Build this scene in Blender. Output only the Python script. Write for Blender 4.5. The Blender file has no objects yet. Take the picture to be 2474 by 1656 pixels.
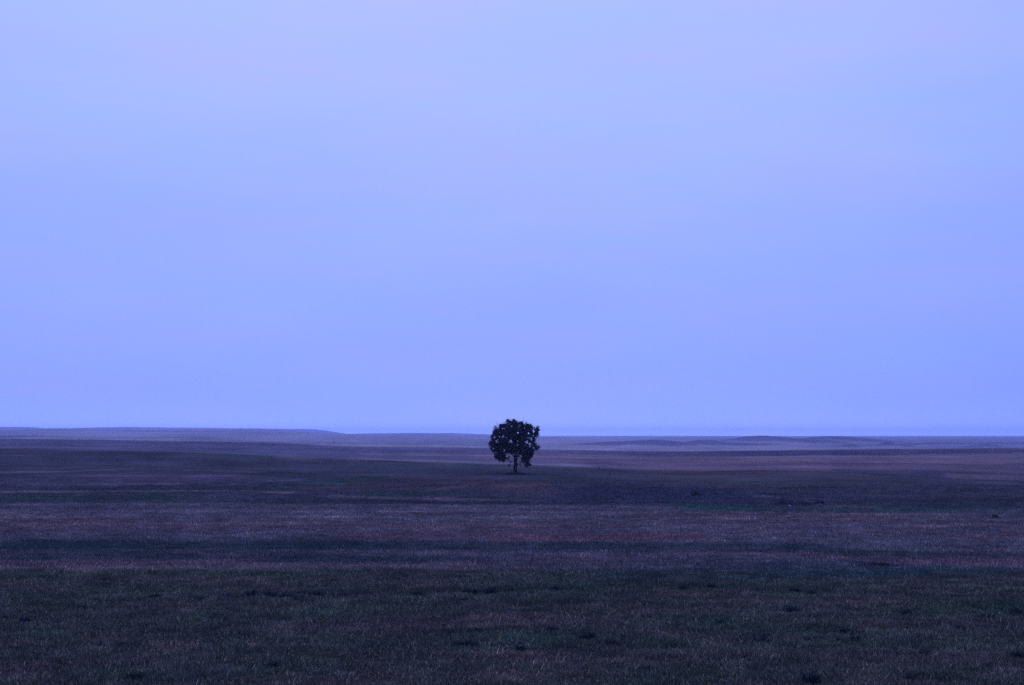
import bpy
import math
import random
import numpy as np

random.seed(7)
RNG = np.random.default_rng(7)
SC = bpy.context.scene
COL = SC.collection
R = math.radians

# ================================================================= camera
cam = bpy.data.cameras.new('camera')
cam.lens = 50.0
cam.sensor_width = 36.0
cam.clip_start = 0.5
cam.clip_end = 60000.0
cam_ob = bpy.data.objects.new('camera', cam)
cam_ob.location = (0.0, 0.0, 8.0)
cam_ob.rotation_euler = (R(90.0) + math.atan(222.0 / 3436.0), 0.0, 0.0)
COL.objects.link(cam_ob)
SC.camera = cam_ob

# ================================================================= sky: overcast just after sunset
SUN_ELEV, SUN_AZ = R(46.0), R(-4.0)          # the brightest part of the cloud deck
world = bpy.data.worlds.new('World')
SC.world = world
world.use_nodes = True
nt = world.node_tree
nt.nodes.clear()


def node(tree, kind, **kw):
    n = tree.nodes.new(kind)
    for k, v in kw.items():
        if k.startswith('i_'):
            n.inputs[k[2:]].default_value = v
        else:
            setattr(n, k, v)
    return n


def math_node(tree, op, a, b=None, clamp=False):
    n = tree.nodes.new('ShaderNodeMath')
    n.operation = op
    n.use_clamp = clamp
    for i, v in enumerate((a, b)):
        if v is None:
            continue
        if isinstance(v, (int, float)):
            n.inputs[i].default_value = v
        else:
            tree.links.new(v, n.inputs[i])
    return n.outputs[0]


tc = node(nt, 'ShaderNodeTexCoord')
glow = node(nt, 'ShaderNodeVectorMath', operation='DOT_PRODUCT')
nrm = node(nt, 'ShaderNodeVectorMath', operation='NORMALIZE')
nt.links.new(tc.outputs['Generated'], nrm.inputs[0])
nt.links.new(nrm.outputs[0], glow.inputs[0])
glow.inputs[1].default_value = (math.sin(SUN_AZ) * math.cos(SUN_ELEV), math.cos(SUN_AZ) * math.cos(SUN_ELEV), math.sin(SUN_ELEV))
angle = math_node(nt, 'ARCCOSINE', glow.outputs['Value'])
angle_deg = math_node(nt, 'MULTIPLY', angle, 180.0 / math.pi)
# faint soft cloud bands
stretch = node(nt, 'ShaderNodeMapping')
stretch.inputs['Scale'].default_value = (2.2, 2.2, 9.0)
nt.links.new(nrm.outputs[0], stretch.inputs['Vector'])
cloud = node(nt, 'ShaderNodeTexNoise', i_Scale=1.6, i_Detail=4.0, i_Roughness=0.5)
nt.links.new(stretch.outputs[0], cloud.inputs['Vector'])
stretch2 = node(nt, 'ShaderNodeMapping')
stretch2.inputs['Scale'].default_value = (5.0, 5.0, 26.0)
stretch2.inputs['Location'].default_value = (3.0, 1.0, 5.0)
nt.links.new(nrm.outputs[0], stretch2.inputs['Vector'])
cloud2 = node(nt, 'ShaderNodeTexNoise', i_Scale=1.5, i_Detail=5.0, i_Roughness=0.6)
nt.links.new(stretch2.outputs[0], cloud2.inputs['Vector'])
shift = math_node(nt, 'MULTIPLY', math_node(nt, 'SUBTRACT', cloud.outputs['Fac'], 0.5), 9.0)
angle_c = math_node(nt, 'ADD', angle_deg, shift)
ramp = node(nt, 'ShaderNodeValToRGB')
ramp.color_ramp.interpolation = 'EASE' if False else 'LINEAR'
SKY = [(0.0, (0.470, 0.545, 1.0)), (27.0, (0.452, 0.538, 1.0)), (33.0, (0.404, 0.512, 1.0)), (38.0, (0.343, 0.458, 1.0)), (43.0, (0.297, 0.412, 1.0)),
       (47.0, (0.268, 0.382, 1.0)), (51.0, (0.225, 0.345, 1.0)), (60.0, (0.195, 0.32, 1.0)), (100.0, (0.185, 0.31, 1.0))]
cr = ramp.color_ramp
while len(cr.elements) < len(SKY):
    cr.elements.new(0.5)
for e, (p, c) in zip(cr.elements, SKY):
    e.position = p / 100.0
    e.color = c + (1.0,)
nt.links.new(math_node(nt, 'DIVIDE', angle_c, 100.0, True), ramp.inputs['Fac'])
sep = node(nt, 'ShaderNodeSeparateColor')
nt.links.new(ramp.outputs['Color'], sep.inputs[0])
hue = math_node(nt, 'SUBTRACT', cloud2.outputs['Fac'], 0.5)
# sky colour brightened low over the horizon, offsetting dimming by the haze volume
elev = node(nt, 'ShaderNodeSeparateXYZ')
nt.links.new(nrm.outputs[0], elev.inputs[0])
low = math_node(nt, 'EXPONENT', math_node(nt, 'MULTIPLY', math_node(nt, 'ABSOLUTE', elev.outputs[2]), -85.0))
lift = math_node(nt, 'ADD', math_node(nt, 'MULTIPLY', low, 0.72), 1.0)
red = math_node(nt, 'MULTIPLY', math_node(nt, 'MULTIPLY', sep.outputs[0], lift), math_node(nt, 'ADD', math_node(nt, 'MULTIPLY', hue, 0.26), 1.0))
grn = math_node(nt, 'MULTIPLY', math_node(nt, 'MULTIPLY', sep.outputs[1], lift), math_node(nt, 'ADD', math_node(nt, 'MULTIPLY', hue, -0.09), 1.0))
blu = math_node(nt, 'MULTIPLY', sep.outputs[2], 1.45)
comb = node(nt, 'ShaderNodeCombineColor')
nt.links.new(red, comb.inputs[0])
nt.links.new(grn, comb.inputs[1])
nt.links.new(blu, comb.inputs[2])
# the clear twilight air above the cloud deck adds a trace of its own
nishita = node(nt, 'ShaderNodeTexSky', sky_type='NISHITA')
nishita.sun_disc = False
nishita.sun_elevation = R(2.0)
nishita.sun_rotation = R(176.0)
bg = node(nt, 'ShaderNodeBackground', i_Strength=1.0)
nt.links.new(comb.outputs[0], bg.inputs['Color'])
bg2 = node(nt, 'ShaderNodeBackground', i_Strength=0.003)
nt.links.new(nishita.outputs[0], bg2.inputs['Color'])
addsh = node(nt, 'ShaderNodeAddShader')
wout = node(nt, 'ShaderNodeOutputWorld')
nt.links.new(bg.outputs[0], addsh.inputs[0])
nt.links.new(bg2.outputs[0], addsh.inputs[1])
nt.links.new(addsh.outputs[0], wout.inputs['Surface'])

# very weak, very soft sun: what is left of it behind the cloud
sun = bpy.data.lights.new('sun', 'SUN')
sun.energy = 0.06
sun.angle = R(50.0)
sun.color = (0.75, 0.8, 1.0)
sun_ob = bpy.data.objects.new('sun', sun)
sun_ob.rotation_euler = (R(90.0) - SUN_ELEV, 0.0, R(180.0) - SUN_AZ)
sun_ob.location = (0, 0, 60)
COL.objects.link(sun_ob)

SC.view_settings.view_transform = 'Standard'
SC.view_settings.look = 'None'
SC.view_settings.exposure = 0.0
SC.view_settings.gamma = 1.0
SC.view_settings.use_curve_mapping = False
SC.cycles.max_bounces = 5
SC.cycles.diffuse_bounces = 3
SC.cycles.volume_bounces = 1
SC.cycles.use_denoising = False

# ----------------------------------------------------------------- numeric helpers
def lattice(ix, iy, seed):
    n = (ix.astype(np.int64) * 374761393 + iy.astype(np.int64) * 668265263 + seed * 974634777) & 0xFFFFFFFF
    n = ((n ^ (n >> 13)) * 1274126177) & 0xFFFFFFFF
    n = ((n ^ (n >> 16)) * 2246822519) & 0xFFFFFFFF
    return ((n ^ (n >> 15)) & 0xFFFFFF) / float(0xFFFFFF)


def value_noise(x, y, seed=0):
    x0 = np.floor(x)
    y0 = np.floor(y)
    fx = x - x0
    fy = y - y0
    fx = fx * fx * (3 - 2 * fx)
    fy = fy * fy * (3 - 2 * fy)
    a = lattice(x0, y0, seed)
    b = lattice(x0 + 1, y0, seed)
    c = lattice(x0, y0 + 1, seed)
    d = lattice(x0 + 1, y0 + 1, seed)
    return (a * (1 - fx) + b * fx) * (1 - fy) + (c * (1 - fx) + d * fx) * fy


def fbm(x, y, octaves=4, seed=0, gain=0.5):
    """fractal noise, roughly -1..1"""
    t = np.zeros_like(x, dtype=float)
    amp, tot = 1.0, 0.0
    for k in range(octaves):
        t += amp * (value_noise(x * 2 ** k + 17.3 * k, y * 2 ** k - 9.1 * k, seed + k) - 0.5) * 2
        tot += amp
        amp *= gain
    return t / tot


def smooth01(t):
    t = np.clip(t, 0, 1)
    return t * t * (3 - 2 * t)


# ----------------------------------------------------------------- the lie of the land
def height(x, y):
    """ground height in metres at world x, y (arrays)"""
    x = np.asarray(x, float)
    y = np.asarray(y, float)
    z = np.zeros_like(x)
    for k in range(len(ROWS) - 1):
        ya, pa = ROWS[k]
        yb, pb = ROWS[k + 1]
        m = (y >= ya) & ((y < yb) if k < len(ROWS) - 2 else (y <= yb + 1))
        if not m.any():
            continue
        xm, ym = x[m], y[m]
        za = np.interp(xm, [q[0] for q in pa], [q[1] for q in pa])
        zb = np.interp(xm, [q[0] for q in pb], [q[1] for q in pb])
        t = smooth01((ym - ya) / (yb - ya))
        z[m] = za * (1 - t) + zb * t
    for (cx, cy, h, rx, ry) in MOUNDS:
        d = ((x - cx) / rx) ** 2 + ((y - cy) / ry) ** 2
        z += h * np.exp(-d)
    # small natural unevenness, growing with the scale of the relief
    far = np.clip(y, 40, 9000)
    z += 0.05 * fbm(x / 9.0, y / 9.0, 3, 5) * smooth01((y - 10) / 30)
    z += 0.00045 * np.clip(far - 150, 0, 3000) * fbm(x / (0.10 * far.clip(400) + 20), y / (0.2 * far.clip(400) + 30), 3, 11)
    return z


ROWS = [
    (-400,[(-100000.0,0.0),(100000.0,0.0)]),
    (70,[(-100000.0,0.0),(100000.0,0.0)]),
    (83,[(-100000.0,0.12),(100000.0,0.12)]),
    (97,[(-100000.0,-0.12),(100000.0,-0.12)]),
    (150,[(-100000.0,0.0),(100000.0,0.0)]),
    (200,[(-100000.0,0.0),(100000.0,0.0)]),
    (290,[(-230.1,0.36),(-188.1,0.36),(-146.0,0.36),(-104.0,0.36),(-102.3,0.36),(-93.9,0.31),(-92.2,0.31),(-83.8,0.26),(-82.1,0.26),(-73.7,0.21),(-72.1,0.21),(-65.3,0.17),(-63.6,0.17),(-56.9,0.13),(-55.2,0.13),(-50.2,0.1),(-48.5,0.1),(-41.8,0.06),(-40.1,0.06),(-35.1,0.03),(-33.4,0.03),(-25.0,-0.02),(-23.3,-0.02),(-14.9,-0.07),(-13.2,-0.07),(-6.5,-0.11),(-4.8,-0.11),(-1.4,-0.13),(0.3,-0.15),(5.3,-0.29),(7.0,-0.33),(12.0,-0.48),(13.7,-0.52),(18.7,-0.67),(23.8,-0.85),(25.5,-0.9),(32.2,-1.14),(33.9,-1.19),(35.6,-1.21),(37.2,-1.21),(47.3,-1.15),(49.0,-1.15),(62.5,-1.07),(64.1,-1.07),(65.8,-1.11),(75.9,-1.41),(77.6,-1.45),(101.1,-2.15),(102.8,-2.19),(104.5,-2.22),(106.1,-2.23),(148.1,-2.23),(190.2,-2.23),(232.2,-2.23)]),
    (420,[(-333.6,3.74),(-272.7,3.74),(-211.7,3.74),(-153.2,3.74),(-150.8,3.73),(-145.9,3.65),(-128.8,3.3),(-121.5,3.18),(-104.5,2.93),(-102.0,2.88),(-99.6,2.81),(-92.3,2.55),(-89.8,2.47),(-87.4,2.38),(-84.9,2.3),(-80.1,2.13),(-77.6,2.03),(-65.4,1.46),(-48.4,0.66),(-41.1,0.37),(-28.9,-0.09),(-26.4,-0.17),(-14.3,-0.45),(-11.8,-0.5),(-9.4,-0.56),(-6.9,-0.61),(0.4,-0.8),(15.0,-1.33),(24.7,-1.68),(27.2,-1.78),(32.0,-2.01),(36.9,-2.23),(39.3,-2.35),(44.2,-2.56),(46.6,-2.65),(53.9,-2.86),(56.4,-2.91),(58.8,-2.89),(68.6,-2.69),(73.4,-2.61),(75.9,-2.61),(90.5,-2.89),(92.9,-2.95),(97.8,-3.16),(102.6,-3.39),(105.1,-3.5),(112.4,-3.87),(122.1,-4.51),(124.5,-4.68),(129.4,-4.99),(146.4,-5.88),(148.9,-5.99),(151.3,-6.07),(153.7,-6.09),(214.6,-6.09),(275.4,-6.09),(336.3,-6.09)]),
    (560,[(-444.9,-0.88),(-363.6,-0.88),(-282.3,-0.88),(-204.3,-0.88),(-201.1,-0.89),(-197.8,-0.94),(-168.5,-1.52),(-145.8,-1.87),(-139.3,-1.96),(-136.0,-2.03),(-132.8,-2.12),(-106.8,-3.03),(-100.3,-3.3),(-67.7,-4.85),(-61.2,-5.12),(-38.5,-5.99),(-35.2,-6.09),(-2.8,-6.84),(0.5,-6.93),(33.0,-8.11),(36.2,-8.24),(49.2,-8.84),(55.7,-9.15),(58.9,-9.28),(71.9,-9.69),(75.2,-9.74),(78.4,-9.72),(94.7,-9.39),(97.9,-9.35),(101.2,-9.35),(104.4,-9.39),(120.6,-9.72),(123.9,-9.8),(127.1,-9.93),(143.4,-10.69),(146.6,-10.85),(149.8,-11.03),(166.1,-12.1),(169.3,-12.32),(172.5,-12.52),(179.0,-12.87),(182.3,-13.03),(195.2,-13.7),(198.5,-13.86),(201.7,-13.96),(205.0,-13.99),(286.1,-13.99),(367.3,-13.99),(448.4,-13.99)]),
    (760,[(-603.8,0.74),(-493.5,0.74),(-383.2,0.74),(-277.3,0.74),(-268.5,0.68),(-189.0,-0.31),(-184.6,-0.4),(-180.2,-0.55),(-96.4,-4.05),(-87.5,-4.37),(-3.7,-6.69),(5.1,-7.01),(44.7,-8.63),(49.2,-8.83),(84.4,-10.58),(88.8,-10.78),(93.2,-10.9),(97.6,-10.95),(132.9,-11.11),(137.3,-11.07),(168.2,-10.48),(207.8,-10.08),(212.2,-10.05),(273.9,-10.47),(384.1,-10.47),(494.3,-10.47),(604.5,-10.47),(608.9,-10.47)]),
    (1000,[(-794.5,0.47),(-649.4,0.47),(-504.2,0.47),(-364.9,0.47),(-359.1,0.45),(-248.8,-1.18),(-242.9,-1.3),(-237.1,-1.48),(-126.8,-5.58),(-121.0,-5.78),(-115.2,-5.94),(0.9,-8.28),(111.1,-10.9),(116.9,-11.02),(122.7,-11.08),(267.7,-10.75),(412.8,-10.53),(557.8,-10.53),(702.9,-10.53),(801.5,-10.53)]),
    (1500,[(-1192.1,3.22),(-974.3,3.22),(-756.6,3.22),(-538.8,3.2),(-434.2,2.29),(-286.1,0.29),(-277.4,0.15),(-260.0,-0.3),(-251.3,-0.57),(-242.6,-0.96),(-233.8,-1.5),(-216.4,-2.7),(-207.7,-3.24),(-199.0,-3.67),(-181.6,-4.38),(-172.9,-4.62),(-103.2,-5.48),(-16.1,-6.86),(71.0,-8.49),(166.7,-9.7),(175.4,-9.76),(184.1,-9.73),(323.5,-8.36),(332.2,-8.24),(375.7,-7.38),(384.4,-7.24),(541.2,-6.35),(758.9,-6.34),(976.6,-6.34),(1194.2,-6.34),(1202.9,-6.34)]),
    (1950,[(-1549.8,-3.22),(-1266.6,-3.22),(-983.5,-3.22),(-700.4,-3.24),(-575.8,-4.3),(-372.0,-7.02),(-360.6,-7.21),(-338.0,-7.79),(-326.7,-8.14),(-315.3,-8.65),(-304.0,-9.35),(-281.3,-10.91),(-270.0,-11.61),(-258.7,-12.17),(-236.0,-13.09),(-224.7,-13.4),(-134.1,-14.52),(-20.9,-16.32),(92.2,-18.44),(216.7,-20.01),(228.1,-20.09),(239.4,-20.04),(420.5,-18.26),(443.1,-17.91),(488.4,-17.0),(499.7,-16.81),(703.5,-15.65),(986.5,-15.64),(1269.5,-15.64),(1552.5,-15.64),(1563.8,-15.64)]),
    (2600,[(-2066.4,1.22),(-1688.9,1.22),(-1311.4,1.22),(-933.9,1.19),(-767.8,-0.23),(-556.4,-3.05),(-541.3,-3.3),(-526.2,-3.65),(-420.4,-6.64),(-405.3,-7.16),(-390.2,-7.88),(-329.8,-11.12),(-314.7,-11.85),(-299.6,-12.35),(-284.5,-12.62),(92.8,-17.26),(304.1,-19.74),(319.2,-19.78),(696.5,-17.53),(923.0,-16.17),(1300.3,-16.1),(1677.6,-16.1),(2055.0,-16.1),(2085.1,-16.1)]),
    (3500,[(-2782.0,4.96),(-2274.0,4.96),(-1766.0,4.96),(-1278.0,4.96),(-1257.0,4.9),(-1095.0,3.15),(-1074.0,2.86),(-973.0,0.39),(-952.0,0.14),(-932.0,0.39),(-851.0,2.42),(-830.0,2.7),(-810.0,2.52),(-749.0,1.31),(-729.0,0.83),(-546.0,-5.21),(-424.0,-9.8),(-403.0,-10.31),(-17.0,-15.17),(409.0,-17.28),(917.0,-16.75),(1426.0,-16.33),(1934.0,-16.33),(2442.0,-16.33),(2807.0,-16.33)]),
    (4600,[(-3657.0,10.67),(-2989.0,10.67),(-2321.0,10.67),(-1653.0,10.65),(-985.0,9.39),(-958.0,9.23),(-931.0,8.82),(-744.0,4.61),(-717.0,3.79),(-691.0,2.57),(-584.0,-3.18),(-557.0,-4.47),(-530.0,-5.32),(-504.0,-5.73),(4.0,-10.75),(538.0,-14.53),(1206.0,-13.86),(1874.0,-13.32),(2542.0,-13.32),(3209.0,-13.32),(3690.0,-13.32)]),
    (6000,[(-4770.0,25.39),(-3899.0,25.39),(-3027.0,25.39),(-2156.0,25.42),(-1633.0,27.06),(-1319.0,25.57),(-1285.0,25.31),(-971.0,20.7),(-936.0,19.64),(-901.0,17.5),(-761.0,6.8),(-727.0,4.48),(-692.0,3.25),(-657.0,3.09),(-448.0,4.32),(-413.0,4.28),(-378.0,3.75),(-99.0,-2.37),(354.0,-9.06),(389.0,-9.3),(1260.0,-8.52),(2131.0,-7.67),(3002.0,-7.65),(3873.0,-7.65),(4744.0,-7.65),(4814.0,-7.65)]),
    (8000,[(-6361.0,47.43),(-5227.0,47.43),(-4093.0,47.43),(-2959.0,47.43),(-2884.0,47.54),(-2829.0,49.05),(-2754.0,49.57),(-2736.0,49.31),(-2717.0,47.7),(-2698.0,44.74),(-2680.0,42.36),(-2661.0,41.67),(-2345.0,42.32),(-2326.0,42.59),(-2234.0,46.28),(-2122.0,48.14),(-2085.0,48.17),(-1713.0,45.06),(-1527.0,41.81),(-1508.0,41.69),(-1471.0,42.5),(-1453.0,42.44),(-1248.0,38.68),(-1155.0,38.09),(-1136.0,37.5),(-1099.0,35.21),(-1081.0,33.59),(-1062.0,30.96),(-1043.0,27.48),(-1025.0,23.88),(-988.0,17.74),(-969.0,14.96),(-950.0,12.66),(-932.0,11.5),(-857.0,10.6),(-839.0,10.62),(-820.0,11.27),(-783.0,13.9),(-764.0,14.8),(-560.0,16.48),(-337.0,15.09),(-318.0,14.83),(-95.0,7.42),(128.0,-1.67),(146.0,-2.24),(1280.0,-1.95),(2414.0,-1.47),(3548.0,-1.27),(4681.0,-1.27),(5815.0,-1.27),(6410.0,-1.27)]),
    (9500,[(-7552.0,8.0),(-6172.0,8.0),(-4793.0,8.0),(-3413.0,7.94),(-2033.0,2.26),(-654.0,-3.47),(726.0,-9.07),(1277.0,-11.15),(2105.0,-7.2),(3484.0,-5.77),(4864.0,-5.77),(6243.0,-5.77),(7623.0,-5.77)]),
    (12000,[(-9538.0,-4.52),(-7796.0,-4.52),(-6053.0,-4.52),(-4311.0,-4.52),(-2568.0,-4.52),(-826.0,-4.52),(917.0,-4.52),(2659.0,-4.52),(4401.0,-4.52),(6144.0,-4.52),(7886.0,-4.52),(9629.0,-4.52)])]
MOUNDS = [
    (313.6,3000.0,13.55,74.2,183.3),
    (665.9,3900.0,16.15,96.5,232.3),
    (497.4,3700.0,9.75,64.6,162.1),
    (948.9,4300.0,14.57,112.6,267.8),
    (629.3,2650.0,8.48,14.7,52.2),
    (710.2,2700.0,11.69,17.3,58.0),
    (744.8,2750.0,6.21,27.2,79.9),
    (898.2,2700.0,6.61,22.0,68.4),
    (832.5,2600.0,3.42,18.9,61.6),
    (980.1,3300.0,6.21,67.2,167.9),
    (209.7,3100.0,8.17,81.2,198.6),
    (481.9,3300.0,7.45,124.9,294.7),
    (773.4,3900.0,8.81,124.9,294.7),
    (1015.4,4100.0,6.17,107.4,256.3),
    (1236.4,3600.0,5.42,115.3,273.6),
    (-659.5,3000.0,4.52,78.6,192.9),
    (-991.3,2900.0,4.37,76.0,187.1)]

# ================================================================= what grows where
# base colours of the ground cover (real surface colours, before any light)
ZONES = {
    'near': (0.091,0.0777,0.0352),
    'near_green': (0.0672,0.0886,0.0316),
    'near_purple': (0.1627,0.1003,0.0504),
    'stubble': (0.1778,0.1319,0.086),
    'stubble_red': (0.2051,0.1187,0.0728),
    'pasture': (0.1009,0.0785,0.0563),
    'pasture_red': (0.157,0.0746,0.0491),
    'pasture_green': (0.0659,0.0758,0.0435),
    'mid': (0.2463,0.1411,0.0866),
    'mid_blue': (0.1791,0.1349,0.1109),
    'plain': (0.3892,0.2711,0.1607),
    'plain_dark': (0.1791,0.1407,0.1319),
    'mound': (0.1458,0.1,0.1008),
    'plateau': (0.3098,0.3085,0.3732)}
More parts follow.
